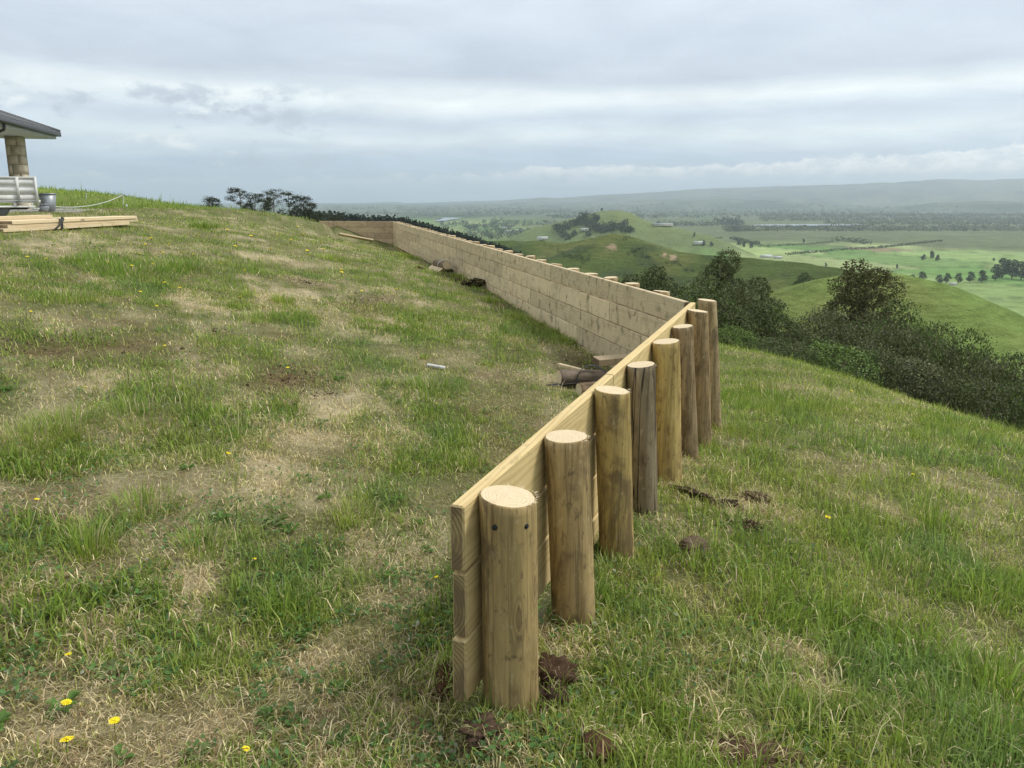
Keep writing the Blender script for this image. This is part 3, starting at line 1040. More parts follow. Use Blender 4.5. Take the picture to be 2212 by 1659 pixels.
# the plain: paddocks in a patchwork
fl = sstep(16, 6, hz)
ca, sa = math.cos(0.35), math.sin(0.35)
u, v = (x * ca + y * sa) / 210.0, (-x * sa + y * ca) / 330.0
u = u + 0.5 * (np.floor(v) % 2)
cell = _hash(np.floor(u), np.floor(v), 5)
cell2 = _hash(np.floor(u), np.floor(v), 6)
fc = np.array([0.12, 0.21, 0.055]) + (np.array([0.25, 0.295, 0.12]) - np.array([0.12, 0.21, 0.055])) * cell[:, None]
fc = fc * (1.02 + 0.42 * cell2)[:, None]
eu, ev_ = np.minimum(u % 1, 1 - u % 1) * 210, np.minimum(v % 1, 1 - v % 1) * 330
fc = fc * (1 - 0.35 * sstep(9, 3, np.minimum(eu, ev_)))[:, None]
fc = fc * (0.9 + 0.2 * fbm(x / 30, y / 30, 111, 3))[:, None]
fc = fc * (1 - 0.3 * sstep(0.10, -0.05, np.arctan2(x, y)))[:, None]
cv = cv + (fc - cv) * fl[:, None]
# wetland scrub and shelter belts beyond
wet = fl * sstep(1950, 2250, r + (fbm(x / 160, y / 160, 113, 3) - 0.5) * 500) * sstep(-0.02, 0.06, np.arctan2(x, y))
wc = np.array([0.10, 0.115, 0.055]) * (0.6 + 0.9 * fbm(x / 60, y / 60, 117, 4))[:, None]
cv = cv + (wc - cv) * (wet * sstep(5600, 4300, r))[:, None] * 0.9
farm = sstep(3800, 5200, r)
patchy = fbm(x / 420, y / 420, 119, 5, 0.6)
fcol = np.array([0.095, 0.120, 0.070]) + (np.array([0.035, 0.055, 0.03]) - np.array([0.095, 0.120, 0.070])) * sstep(0.50, 0.58, patchy)[:, None]
fcol = fcol + (np.array([0.17, 0.175, 0.12]) - fcol) * sstep(0.58, 0.66, fbm(x / 300, y / 300, 127, 4))[:, None] * 0.7
cv = cv + (fcol - cv) * farm[:, None]
brown = at_z(2142 / 1.1302, 609 / 1.1302, PLAIN)
bu, bv = (x - brown[0]) * ca + (y - brown[1]) * sa, -(x - brown[0]) * sa + (y - brown[1]) * ca
kb = sstep(62, 56, np.abs(bu)) * sstep(75, 66, np.abs(bv))
cv = cv + (np.array([0.25, 0.19, 0.11]) - cv) * kb[:, None]
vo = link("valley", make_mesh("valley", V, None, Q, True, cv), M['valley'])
tag(vo, "green farmed valley, hills and distant blue range", kind="structure")


def water_sheet(name, pts, label, zoff):
    w = []
    for px, py in pts:
        p = at_z(px, py, PLAIN + zoff)
        w.append((p[0], p[1]))
    zz = float(max(ground_z([a for a, b in w], [b for a, b in w]).max(), PLAIN)) + zoff
    mb = MB()
    n = len(w)
    mb.add([(a, b, zz) for a, b in w], [(0, i, i + 1) for i in range(1, n - 1)], None)
    o = mb.build(name, M['water'])
    tag(o, label, kind="structure")


water_sheet("lagoon", [(1615, 487), (1640, 484.8), (1720, 484), (1800, 484), (1868, 483.6), (1862, 486), (1760, 488.6), (1680, 488.6)], "long pale lagoon behind the green paddocks", 3.0)
water_sheet("river_bend", [(938, 476.5), (948, 474), (956, 472.2), (952, 470.6), (964, 469.6), (980, 470), (998, 470.8), (986, 473), (972, 474.6), (962, 477), (950, 477.6)], "pale bend of river left of the conical hill", 3.0)

# ------------------------------------------------------------------ the timber retaining wall
wall = empty("retaining_wall", (PA[0], PA[1], POST_Z[0]))
tag(wall, "long new timber retaining wall of planks and round posts, bending twice", "retaining wall")
WL = np.array([PA[0], PA[1], POST_Z[0]])
rngw = random.Random(5)


def wall_board(P, D, Nn, s0, s1, ztop, mat, h=0.1935, t=0.043, name="board"):
    me = bevel_box(s1 - s0, t, h, 0.005)
    c = P + D * s0 + Nn * (t / 2 + rngw.uniform(-0.0015, 0.0015))
    o = link(name, me, mat, wall, (c[0] - WL[0], c[1] - WL[1], ztop - h / 2 - WL[2]), (0, 0, math.atan2(D[1], D[0])))
    o.rotation_euler = (rngw.uniform(-.004, .004), 0, math.atan2(D[1], D[0]))
    return o


LA = float(np.linalg.norm(PB - PA))
LB = float(np.linalg.norm(PC - PB))
LC = float(np.linalg.norm(PD - PC))
for c, cuts in enumerate([[0, 1.62, LA + .055], [0.011, 1.05, LA + .05], [0.003, 1.0, 3.1, LA + .05], [1.08, 2.7, LA + .05], [3.0, LA + .05]]):
    for a, b in zip(cuts[:-1], cuts[1:]):
        wall_board(PA, DA, NA, a + (0.0015 if a > 0.1 else 0), b - 0.0015, ZT - (0.0 if c == 0 else 0.003) - c * 0.2 + rngw.uniform(-.0015, .0015), M['board_fresh'])
for c in range(5):
    s = 0.072
    first = [3.35, 1.5, 4.2, 2.4, 3.0][c]
    end = [LB, LB, LB, LB, 7.0][c]
    while s < end - 0.05:
        e = min(s + (first if s < 0.1 else rngw.choice([3.6, 4.2, 4.8])), end)
        if end - e < 0.5:
            e = end
        wall_board(PB, DB, NB, s + 0.0015, e - 0.0015, ZT - (0.0 if c == 0 else 0.003) - c * 0.2 + rngw.uniform(-.002, .002), M['board_face'])
        s = e
for c in range(4):
    a = 0.004
    for e in ([1.5, LC] if c % 2 else [0.9, 2.1, LC]):
        wall_board(PC, DC, NC, a, e - 0.002, ZT - (0.0 if c == 0 else 0.003) - c * 0.2 + rngw.uniform(-.002, .002), M['board_old'])
        a = e


def post_mesh(R, height, lean, seed, seg=22, rings=9, fuzz=0):
    """pole from z = 0 (top) down; lean = xy shift of the foot"""
    rg = np.random.RandomState(seed)
    ang = np.arange(seg) * 2 * math.pi / seg
    ph = rg.rand(4) * 6.28
    zs = np.concatenate([[0, -0.004], -np.linspace(0.03, height, rings)])
    v = []
    for i, zz in enumerate(zs):
        t = -zz / height
        rr = R * (1.0 + 0.03 * t) * (1 + 0.018 * np.sin(ang * 2 + ph[0] + t * 1.2) + 0.011 * np.sin(ang * 3 + ph[1] - t * 2) + 0.008 * np.sin(t * 9 + ph[2] + ang))
        rr = rr + rg.normal(0, R * 0.006, seg)
        if i == 0:
            rr = rr - 0.005
        tilt = 0.008 * math.sin(ph[3]) * np.cos(ang) if i < 2 else 0
        v.append(np.stack([rr * np.cos(ang) + lean[0] * t, rr * np.sin(ang) + lean[1] * t, np.full(seg, zz) + tilt], 1))
    v = np.concatenate(v + [np.array([[0, 0, 0.0]])])
    n = len(zs)
    q = [(i * seg + k, (i + 1) * seg + k, (i + 1) * seg + (k + 1) % seg, i * seg + (k + 1) % seg) for i in range(n - 1) for k in range(seg)]
    t = [(n * seg, k, (k + 1) % seg) for k in range(seg)]
    nt0 = len(t)
    if fuzz:
        vs, base = [], len(v)
        for j in range(fuzz):
            a = rg.normal(0.2, 0.7)
            p = np.array([R * math.cos(a), R * math.sin(a), -0.002])
            o = np.array([math.cos(a), math.sin(a), 0])
            s = np.array([-math.sin(a), math.cos(a), 0]) * 0.0022
            ln = rg.uniform(0.004, 0.014)
            tip = p + o * ln + np.array([0, 0, rg.uniform(-0.006, 0.006)]) + s * rg.uniform(-3, 3)
            vs += [p - s - o * .003, p + s - o * .003, tip]
            t.append((base + 3 * j, base + 3 * j + 1, base + 3 * j + 2))
        v = np.concatenate([v, np.array(vs)])
    me = make_mesh("post", v, t, q, True)
    me.materials.append(M['post'])
    me.materials.append(M['cut'])
    mi = np.zeros(len(t) + len(q), np.int32)
    mi[:len(t)] = 1
    me.polygons.foreach_set("material_index", mi)
    sm = np.ones(len(t) + len(q), bool)
    sm[:len(t)] = False
    me.polygons.foreach_set("use_smooth", sm)
    return me


TONES = [(0.342, 0.251, 0.113, 0.3), (0.36, 0.265, 0.126, 0.3), (0.395, 0.295, 0.113, 0.3), (0.239, 0.194, 0.126, 1.0), (0.449, 0.335, 0.129, 0.3), (0.279, 0.207, 0.118, 0.5), (0.332, 0.242, 0.126, 0.4), (0.342, 0.265, 0.146, 0.35)]
RAD = [.081, .076, .074, .071, .079, .069, .075, .073]
TOPZ = [0.0, 0.006, 0.014, 0.0, 0.004, -0.012, 0.0, 0.01]
posts = []
for i, p in enumerate(POST_XY):
    p = p.copy()
    d = PA + DA * ((p - PA) @ DA) + NA * (0.0435 + RAD[i] + 0.001)
    p[:2] = d[:2]
    top = ZT + TOPZ[i]
    fx = [0.012, .04, .04, .04, .045, .075, .07, .09][i] * 1.35
    hgt = top - POST_Z[i] + 0.30
    me = post_mesh(RAD[i], hgt, (fx, 0.0), 20 + i, 26 if i < 4 else 20, 11, [26, 22, 16, 16, 8, 6, 4, 4][i])
    o = link("post", me, None, wall, (p[0] - WL[0], p[1] - WL[1], top - WL[2]))
    o.rotation_euler = (0, 0, 0)
    o.color = TONES[i]
    o["label"] = ["nearest olive brown post with two dark bolt holes", "second tan post with a dark knot low down", "yellow brown post with a dark band",
                  "grey weathered post with long cracks", "pale yellow post", "rough brown post", "reddish brown post near the corner", "slim post at the wall corner"][i]
    posts.append(o)
# two bolt holes drilled in the nearest post
for px, py in [(1068, 1140), (1137, 1137)]:
    p0 = posts[0]
    c = np.array([p0.location[0], p0.location[1], p0.location[2]]) + WL
    rr = ray(px, py)
    # meet the pole's cylinder
    d2 = rr[:2] @ rr[:2]
    oc = EYE[:2] - c[:2]
    bq = oc @ rr[:2]
    disc = bq * bq - d2 * (oc @ oc - (RAD[0] + 0.001) ** 2)
    tt = (-bq - math.sqrt(max(disc, 0))) / d2
    hit = EYE + rr * tt
    nrm = hit[:2] - c[:2]
    nrm = np.array([*(nrm / np.linalg.norm(nrm)), 0])
    mb = MB()
    mb.tube([hit - nrm * 0.02 - c, hit - nrm * 0.004 - c, hit + nrm * 0.0015 - c], [0.006, 0.0085, 0.0075], 9)
    mb.build("bolt_hole", M['rubber'], p0)

bmeshes = [post_mesh(0.074, 1.75, (0.05, 0.01), 60 + k, 16, 4, 0) for k in range(5)]
s = 0.72
k = 0
while s < LB - 0.2:
    R_ = 0.074
    p = PB + DB * s + NB * (0.051 + R_ + 0.002)
    o = link("post", bmeshes[k % 5], None, wall, (p[0] - WL[0], p[1] - WL[1], ZT + rngw.uniform(-.012, .012) - WL[2]), (0, 0, rngw.uniform(0, .5)))
    b = rngw.uniform(.85, 1.15)
    o.color = (.40 * b, .30 * b, .17 * b, .3)
    s += rngw.uniform(.50, .62)
    k += 1
for s in (0.3, 0.9, 1.5, 2.1, LC - .12):
    p = PC + DC * s + NC * (0.051 + 0.076)
    o = link("post", bmeshes[k % 5], None, wall, (p[0] - WL[0], p[1] - WL[1], ZT - 0.015 - WL[2]))
    o.color = (.38, .28, .16, .3)
    k += 1

# ------------------------------------------------------------------ grass
rg = np.random.RandomState(11)


def keep_off_wall(x, y):
    """False where the boards or the posts stand"""
    ok = np.ones(x.shape, bool)
    for P, D, Nn, L in ((PA, DA, NA, LA + .06), (PB, DB, NB, LB), (PC, DC, NC, LC)):
        s = (x - P[0]) * D[0] + (y - P[1]) * D[1]
        o = (x - P[0]) * Nn[0] + (y - P[1]) * Nn[1]
        ok &= ~((s > -0.01) & (s < L) & (o > -0.012) & (o < 0.06))
    for i, p in enumerate(POST_XY):
        ok &= np.hypot(x - p[0] - 0.03, y - p[1]) > RAD[i] + 0.004
    return ok


def blade_cols(x, y, lu, st, ba, n):
    u = rg.rand(n)
    v = rg.rand(n)
    hue = fbm(x / 0.7, y / 0.7, 131, 3)
    c = C_OLIVE + (C_MID - C_OLIVE) * np.clip(lu * 1.5, 0, 1)[:, None]
    c = c + (C_LUSH - c) * (np.clip(lu - 0.35, 0, 1) * 1.35 * (0.5 + 0.5 * v)).clip(0, 1)[:, None]
    c = c + (C_BLUE - c) * (sstep(0.58, 0.70, hue) * lu * 0.5).clip(0, 1)[:, None]
    ps = (0.15 + 0.66 * st + 0.2 * ba - 0.12 * lu).clip(0.04, 0.85)
    dead = u < ps
    strawc = C_STRAW * (0.62 + 0.6 * v)[:, None]
    strawc = strawc + (C_THATCH - strawc) * (rg.rand(n) < 0.25 + 0.5 * ba)[:, None]
    c = np.where(dead[:, None], strawc, c)
    c = c * (0.48 + 1.04 * rg.rand(n))[:, None]
    return c, dead


def make_blades(x, y, z, L, W, lean, phi, cols, two):
    """two = bent blade of five points, else one triangle"""
    n = len(x)
    dx, dy = np.cos(phi), np.sin(phi)
    sx, sy = -dy * W / 2, dx * W / 2
    base = np.stack([x, y, z], 1)
    if two:
        h1, o1 = L * 0.55 * np.cos(lean * 0.6), L * 0.55 * np.sin(lean * 0.6)
        h2, o2 = h1 + L * 0.45 * np.cos(lean * 1.45), o1 + L * 0.45 * np.sin(lean * 1.45)
        side = np.stack([sx, sy, np.zeros(n)], 1)
        mid = base + np.stack([dx * o1, dy * o1, h1], 1)
        tip = base + np.stack([dx * o2, dy * o2, h2], 1)
        v = np.stack([base - side, base + side, mid - side * .8, mid + side * .8, tip], 1).reshape(-1, 3)
        b = np.arange(n)[:, None] * 5
        t = np.concatenate([b + [0, 1, 3], b + [0, 3, 2], b + [2, 3, 4]], 1).reshape(-1, 3)
        c = np.repeat(cols, 5, 0)
        c = c.reshape(n, 5, 3) * np.array([1.0, 1.0, 1.0, 1.0, 1.06])[None, :, None]
        return v, t, c.reshape(-1, 3)
    h2, o2 = L * np.cos(lean), L * np.sin(lean)
    side = np.stack([sx, sy, np.zeros(n)], 1)
    tip = base + np.stack([dx * o2, dy * o2, h2], 1)
    v = np.stack([base - side, base + side, tip], 1).reshape(-1, 3)
    t = np.arange(n * 3).reshape(-1, 3)
    return v, t, np.repeat(cols, 3, 0)


def scatter(n, r0, r1, az=56.0, mixlog=0.35):
    a = np.radians(rg.uniform(-az, az, n))
    u = rg.rand(n)
    inv = 1 / (1 / r0 + (1 / r1 - 1 / r0) * u)
    lg = np.exp(math.log(r0) + (math.log(r1) - math.log(r0)) * rg.rand(n))
    r = np.where(rg.rand(n) < mixlog, lg, inv)
    return r * np.sin(a), r * np.cos(a), r


parts = []


def grow(n, r0, r1, two, lmul=1.0, mixlog=0.35, az=56.0):
    x, y, r = scatter(n, r0, r1, az, mixlog)
    # clumps
    x = x + rg.normal(0, 0.004, n)
    lu, st, ba = patch(x, y)
    dens = 0.45 + 0.9 * fbm(x / 0.13, y / 0.13, 151, 2)
    ok = (rg.rand(n) < np.clip(dens * (0.62 + 0.5 * lu + 0.3 * st) * (1 - 0.85 * ba), 0.02, 1)) & keep_off_wall(x, y)
    ok &= ground_ok(x, y)
    x, y, r, lu, st, ba = (q[ok] for q in (x, y, r, lu, st, ba))
    n = len(x)
    z = ground_z(x, y) - 0.004
    cols, dead = blade_cols(x, y, lu, st, ba, n)
    side = sstep(0, 0.6, wall_side(x, y))
    far = sstep(24, 34, r)
    L = (0.018 + 0.029 * np.clip(lu, 0, 1.1) + 0.012 * side) * rg.lognormal(0, 0.42, n) * lmul
    L = L * (1 + 1.3 * far) * (0.75 + 0.6 * fbm(x / 0.35, y / 0.35, 157, 2))
    lean = np.abs(rg.normal(0.72, 0.42, n)) - 0.12 * lu
    lean = np.where(dead, rg.uniform(0.8, 1.5, n), lean)
    flat = rg.rand(n) < 0.35 * st
    lean = np.where(flat, rg.uniform(1.3, 1.58, n), lean)
    L = np.where(dead & ~flat, L * 0.9 + 0.012, L)
    z = z + np.where(dead, rg.uniform(0, 0.018, n), 0)
    W = np.maximum(0.0028 + 0.0028 * rg.rand(n) * (0.5 + lu), r * 0.0009)
    W = np.where(dead, W * 0.72, W)
    phi = rg.uniform(0, 2 * math.pi, n)
    parts.append(make_blades(x, y, z, L, W, np.clip(lean, 0.05, 1.6), phi, cols, two))


def ground_ok(x, y):
    return ~((x < -14) & (y > 19) & (y < 26) & (x > -24))       # veranda slab


grow(340000, 0.85, 4.5, True, 1.0, 0.25)
grow(150000, 3.8, 9.0, True, 1.05, 0.4)
grow(450000, 7.5, 62.0, False, 1.15, 0.45)


def litter(n, r0, r1):
    x, y, r = scatter(n, r0, r1, 55, 0.3)
    lu, st, ba = patch(x, y)
    ok = keep_off_wall(x, y) & (rg.rand(n) < 0.45 + 0.5 * st + 0.3 * ba - 0.25 * lu)
    x, y, r, ba = x[ok], y[ok], r[ok], ba[ok]
    n = len(x)
    k = rg.rand(n)
    c = np.where((k < .55)[:, None], C_STRAW * rg.uniform(.55, 1.2, (n, 1)), np.where((k < .8)[:, None], C_THATCH * rg.uniform(.4, 1.1, (n, 1)), C_OLIVE * rg.uniform(.4, 1.0, (n, 1))))
    parts.append(make_blades(x, y, ground_z(x, y) + rg.uniform(0.002, 0.02, n), rg.uniform(.02, .075, n), np.maximum(.0022, r * .0007) * rg.uniform(.7, 1.3, n),
                             rg.uniform(1.25, 1.75, n), rg.uniform(0, 6.283, n), c, False))


litter(150000, 0.85, 9.0)


def tussock(cx, cy, rad, n, L, green=0.7, spread=0.9, w=0.0035, straw=0.15):
    a = rg.uniform(0, 2 * math.pi, n)
    d = rad * np.sqrt(rg.rand(n))
    x, y = cx + d * np.cos(a), cy + d * np.sin(a)
    z = ground_z(x, y) - 0.005
    ln = L * rg.uniform(0.55, 1.15, n)
    lean = np.clip(spread * (0.15 + 0.85 * d / rad) * rg.uniform(0.5, 1.25, n), 0.05, 1.4)
    c = C_MID + (C_LUSH - C_MID) * green
    cols = c * (0.7 + 0.7 * rg.rand(n))[:, None]
    sw = rg.rand(n) < straw
    cols = np.where(sw[:, None], C_STRAW * (0.6 + 0.5 * rg.rand(n))[:, None], cols)
    dist = math.hypot(cx, cy)
    W = np.full(n, max(w, dist * 0.0007)) * rg.uniform(0.7, 1.2, n)
    ok = keep_off_wall(x, y)
    parts.append(make_blades(x[ok], y[ok], z[ok], ln[ok], W[ok], lean[ok], (a + rg.normal(0, 0.4, n))[ok], cols[ok], True))


for px, py, rd, n, L, gr in [(440, 492, .30, 260, .22, .9), (610, 655, .13, 220, .17, .5), (470, 740, .22, 200, .10, .1), (300, 905, .22, 420, .15, .8), (560, 690, .2, 260, .12, .7),
                             (930, 845, .22, 420, .13, .9), (190, 1190, .10, 240, .16, .5), (620, 1330, .12, 260, .12, .9), (150, 650, .3, 300, .13, .7), (280, 590, .5, 700, .15, 1.),
                             (380, 575, .4, 500, .14, 1.), (220, 565, .4, 500, .14, 1.), (1320, 1240, .10, 160, .12, .6), (1300, 1310, .09, 150, .11, .6), (1640, 940, .25, 300, .13, .8),
                             (1580, 935, .18, 260, .14, .5), (2000, 1130, .12, 160, .26, .9), (1900, 1240, .18, 300, .14, .8), (2130, 1290, .2, 320, .15, .8), (2060, 1560, .16, 420, .13, .9),
                             (2170, 1480, .18, 460, .15, .9), (2180, 1600, .14, 420, .14, 1.), (1950, 1600, .12, 300, .12, .9), (1830, 1530, .08, 160, .11, .8), (1700, 1560, .09, 200, .14, .3),
                             (1660, 880, .3, 340, .12, .9), (1750, 880, .25, 300, .12, .7), (2060, 960, .3, 300, .13, .7), (720, 560, .3, 300, .14, .5), (880, 555, .4, 400, .14, .6),
                             (60, 960, .2, 400, .15, .5), (140, 930, .2, 400, .16, .5), (1120, 690, .2, 260, .15, .6), (1060, 650, .15, 200, .14, .6), (1220, 740, .12, 180, .14, .5),
                             (1000, 600, .25, 260, .15, .6), (760, 470 + 30, .3, 240, .14, .5), (430, 1190, .1, 200, .12, .5), (770, 1120, .1, 200, .13, .2), (310, 1100, .16, 360, .12, .7),
                             (1385, 1205, .05, 90, .09, .6), (1470, 1050, .06, 90, .08, .5), (1260, 1385, .05, 80, .08, .4), (1120, 1570, .05, 70, .07, .3), (1530, 965, .08, 120, .12, .5)]:
    q_ = on_ground(px, py)
    tussock(q_[0], q_[1], rd, n, L * .78, gr)
for _ in range(150):
    a_ = math.radians(rg.uniform(-42, 42))
    r_ = 1 / rg.uniform(1 / 30.0, 1 / 1.5)
    x_, y_ = r_ * math.sin(a_), r_ * math.cos(a_)
    l_ = float(patch(np.array([x_]), np.array([y_]))[0][0])
    if l_ > 0.35:
        tussock(x_, y_, rg.uniform(.04, .13), int(rg.uniform(40, 140)), rg.uniform(.045, .09), rg.uniform(.2, .95))
# tall dry seed stalks
for px, py, n in [(1700, 1600, 14), (1680, 1560, 8), (1500, 1500, 5), (640, 1560, 6), (1600, 1100, 6), (1690, 860, 8), (300, 880, 5), (1090, 680, 8), (2150, 1150, 6), (1230, 730, 6), (1860, 1330, 5), (500, 960, 4), (90, 1150, 6)]:
    q_ = on_ground(px, py)
    x_ = q_[0] + rg.normal(0, .12, n)
    y_ = q_[1] + rg.normal(0, .12, n)
    dist = math.hypot(q_[0], q_[1])
    parts.append(make_blades(x_, y_, ground_z(x_, y_), rg.uniform(.14, .30, n), np.full(n, max(.0022, dist * .0005)), rg.uniform(.3, 1.35, n), rg.uniform(0, 6.28, n),
                             C_STRAW * rg.uniform(.9, 1.25, (n, 1)), True))
va, ta, ca_, off = [], [], [], 0
for v, t, c in parts:
    va.append(v)
    ta.append(t + off)
    ca_.append(c)
    off += len(v)
gr = link("grass", make_mesh("grass", np.concatenate(va), np.concatenate(ta), None, False, np.concatenate(ca_)), M['grass'])
tag(gr, "rough mixed green and straw coloured pasture grass", kind="stuff")
print("grass tris", sum(len(t) for t in ta))

# broad low weed leaves (clover, hawkbit) in the greener spots
n = 70000
x, y, r = scatter(n, 0.9, 12.0, 46, 0.3)
lu, st, ba = patch(x, y)
cl = fbm(x / 0.22, y / 0.22, 171, 3)
ok = (cl > 0.50) & (lu > 0.12) & keep_off_wall(x, y) & (wall_side(x, y) < rg.uniform(-0.5, 1.5, n))
x, y, r = x[ok], y[ok], r[ok]
n = len(x)
z = ground_z(x, y) + rg.uniform(0.008, 0.035, n)
Lf, Wf = rg.uniform(0.012, 0.030, n), rg.uniform(0.008, 0.018, n)
sc_ = np.maximum(1, r * 0.16)
Lf, Wf = Lf * sc_, Wf * sc_
ph = rg.uniform(0, 6.28, n)
ti = rg.uniform(-0.5, 0.7, n)
ax = np.stack([np.cos(ph) * np.cos(ti), np.sin(ph) * np.cos(ti), np.sin(ti)], 1)
sv = np.stack([-np.sin(ph), np.cos(ph), rg.uniform(-.5, .5, n)], 1)
b0 = np.stack([x, y, z], 1)
v = np.stack([b0, b0 + ax * (Lf * .55)[:, None] + sv * (Wf / 2)[:, None] + [0, 0, .002], b0 + ax * Lf[:, None], b0 + ax * (Lf * .55)[:, None] - sv * (Wf / 2)[:, None]], 1).reshape(-1, 3)
b = np.arange(n)[:, None] * 4
t = np.concatenate([b + [0, 1, 2], b + [0, 2, 3]], 1).reshape(-1, 3)
c = (np.array([0.085, 0.175, 0.04]) * rg.uniform(.65, 1.5, (n, 1)) + np.array([0.03, 0.02, 0.03]) * rg.rand(n, 1))
pale = rg.rand(n) < .04
c[pale] = (0.36, 0.38, 0.27)
# flat rosettes of longer toothed leaves
rv, rtt, rc, ro = [v], [t], [np.repeat(c, 4, 0)], len(v)
for _ in range(150):
    a_ = math.radians(rg.uniform(-40, 40))
    r_ = 1 / rg.uniform(1 / 9.0, 1 / 1.35)
    cx, cy = r_ * math.sin(a_), r_ * math.cos(a_)
    if wall_side(np.array([cx]), np.array([cy]))[0] > -0.1 and rg.rand() < .6:
        continue
    m_ = rg.randint(9, 18)
    aa = np.arange(m_) * 6.283 / m_ + rg.rand(m_) * .7
    ll = rg.uniform(.022, .05, m_) * rg.uniform(.7, 1.2)
    if not keep_off_wall(np.array([cx]), np.array([cy]))[0]:
        continue
    z_ = gz(cx, cy) + .012
    dd = np.stack([np.cos(aa), np.sin(aa), np.zeros(m_)], 1)
    s_ = np.stack([-np.sin(aa), np.cos(aa), np.zeros(m_)], 1)
    b_ = np.array([cx, cy, z_]) + dd * .004
    wv = ll * rg.uniform(.16, .26, m_)
    mid_ = b_ + dd * (ll * .6)[:, None] + np.array([0, 0, 1]) * (ll * rg.uniform(.15, .5, m_))[:, None]
    tip_ = b_ + dd * ll[:, None] + np.array([0, 0, 1]) * (ll * rg.uniform(.0, .4, m_))[:, None]
    vv = np.stack([b_, mid_ + s_ * wv[:, None], tip_, mid_ - s_ * wv[:, None]], 1).reshape(-1, 3)
    bb = np.arange(m_)[:, None] * 4
    rtt.append(np.concatenate([bb + [0, 1, 2], bb + [0, 2, 3]], 1).reshape(-1, 3) + ro)
    ro += len(vv)
    rv.append(vv)
    base_c = np.array([0.12, 0.215, 0.05]) if rg.rand() < .8 else np.array([0.19, 0.24, 0.09])
    rc.append(np.repeat(base_c * rg.uniform(.7, 1.3, (m_, 1)), 4, 0))
v, t, cw = np.concatenate(rv), np.concatenate(rtt), np.concatenate(rc)
wl = link("weed_leaves", make_mesh("weed_leaves", v, t, None, False, cw), M['grass'])
tag(wl, "low clover and weed leaves between the grass", kind="stuff")

# ------------------------------------------------------------------ yellow flowers
def flower_thing():
    root = empty("dandelion_flower", (0, 0, 0))
    mb = MB()
    mb.tube([(0, 0, 0), (0.003, 0.001, 0.03), (0.004, 0.003, 0.058)], [0.0016, 0.0014, 0.0012], 5)
    mb.build("stem", M['stem'], root)
    mb = MB()
    mb.tube([(0.004, 0.003, 0.052), (0.004, 0.003, 0.060)], [0.002, 0.0048], 6)
    mb.build("calyx", M['stem'], root)
    mb = MB()
    cc = np.array([0.004, 0.003, 0.0595])
    for ringk, (nn, ln, up) in enumerate([(17, 0.0165, 0.0035), (12, 0.011, 0.0062), (7, 0.006, 0.008)]):
        for i in range(nn):
            a = i * 6.283 / nn + ringk * 0.2
            d = np.array([math.cos(a), math.sin(a), 0])
            s = np.array([-math.sin(a), math.cos(a), 0]) * 0.0021
            l2 = ln * rngw.uniform(.88, 1.1)
            m_, e_ = cc + d * l2 * .55 + [0, 0, up], cc + d * l2 + [0, 0, up * rngw.uniform(.4, 1.0)]
            mb.add([cc + [0, 0, .001 * ringk], m_ + s, e_ + s * .8, e_ - s * .8, m_ - s], [(0, 1, 4)], [(1, 2, 3, 4)])
    mb.build("petals", M['petal'], root)
    return root


FL = [(140, 1597, 1.25, "big yellow dandelion flower lowest in the left corner"), (246, 1548, 1.05, "yellow dandelion flower on a tall stem, right of two others at lower left"),
      (135, 1512, 1.0, "yellow dandelion flower above the biggest bloom at lower left"), (148, 1410, .75, "yellow dandelion flower topmost of the lower left corner cluster"),
      (521, 1612, .7, "half closed yellow dandelion flower right of the lower left cluster"), (75, 1076, .8, "yellow dandelion flower in long grass at the left edge"),
      (487, 975, .8, "yellow dandelion flower beside a straw coloured bare patch"), (182, 834, .8, "yellow dandelion flower alone in the pale long grass on the left"),
      (356, 743, .9, "yellow dandelion flower right of the grey brown bare patch"), (940, 870, .8, "yellow dandelion flower below the white plastic scrap"),
      (622, 791, .9, "yellow dandelion flower on the reddish bare soil patch"), (946, 1243, .6, "small yellow flower just left of the near wall end"),
      (548, 1205, .6, "small yellow flower above the big green weed clump"), (62, 670, 1., "yellow dandelion flower below the timber stack at the left edge")]
FL2 = [(57, 560), (104, 566), (235, 570), (302, 557), (328, 575), (302, 630), (339, 661), (357, 615), (390, 628), (373, 622), (398, 548), (420, 558), (475, 572), (528, 588), (521, 645), (283, 580),
       (350, 555), (318, 522), (316, 534), (330, 523), (490, 506), (487, 500), (640, 500), (655, 516), (663, 545), (666, 550), (692, 532), (735, 595), (738, 590), (780, 632), (760, 640), (858, 632), (863, 690),
       (1837, 846), (2025, 873), (1785, 1120), (1970, 1025), (540, 520), (600, 512), (630, 524), (585, 545), (700, 545), (586, 608), (850, 640), (900, 636), (430, 515), (365, 535), (505, 540)]
f0 = flower_thing()
for i, (px, py, sc_, lab) in enumerate(FL):
    q_ = on_ground(px, py, 0.06 * sc_)
    z_ = gz(q_[0], q_[1])
    sc_ = sc_ * max(1.0, math.hypot(q_[0], q_[1]) / 7.0)
    o = f0 if i == 0 else copy_thing(f0, (0, 0, 0))
    o.location = (q_[0], q_[1], z_)
    sc_ *= .85
    o.scale = (sc_, sc_, sc_)
    o.rotation_euler = (rngw.uniform(-.25, .25) + 0.15, rngw.uniform(-.2, .2), rngw.uniform(0, 6.28))
    tag(o, lab, "flower", "yellow dandelion flowers")
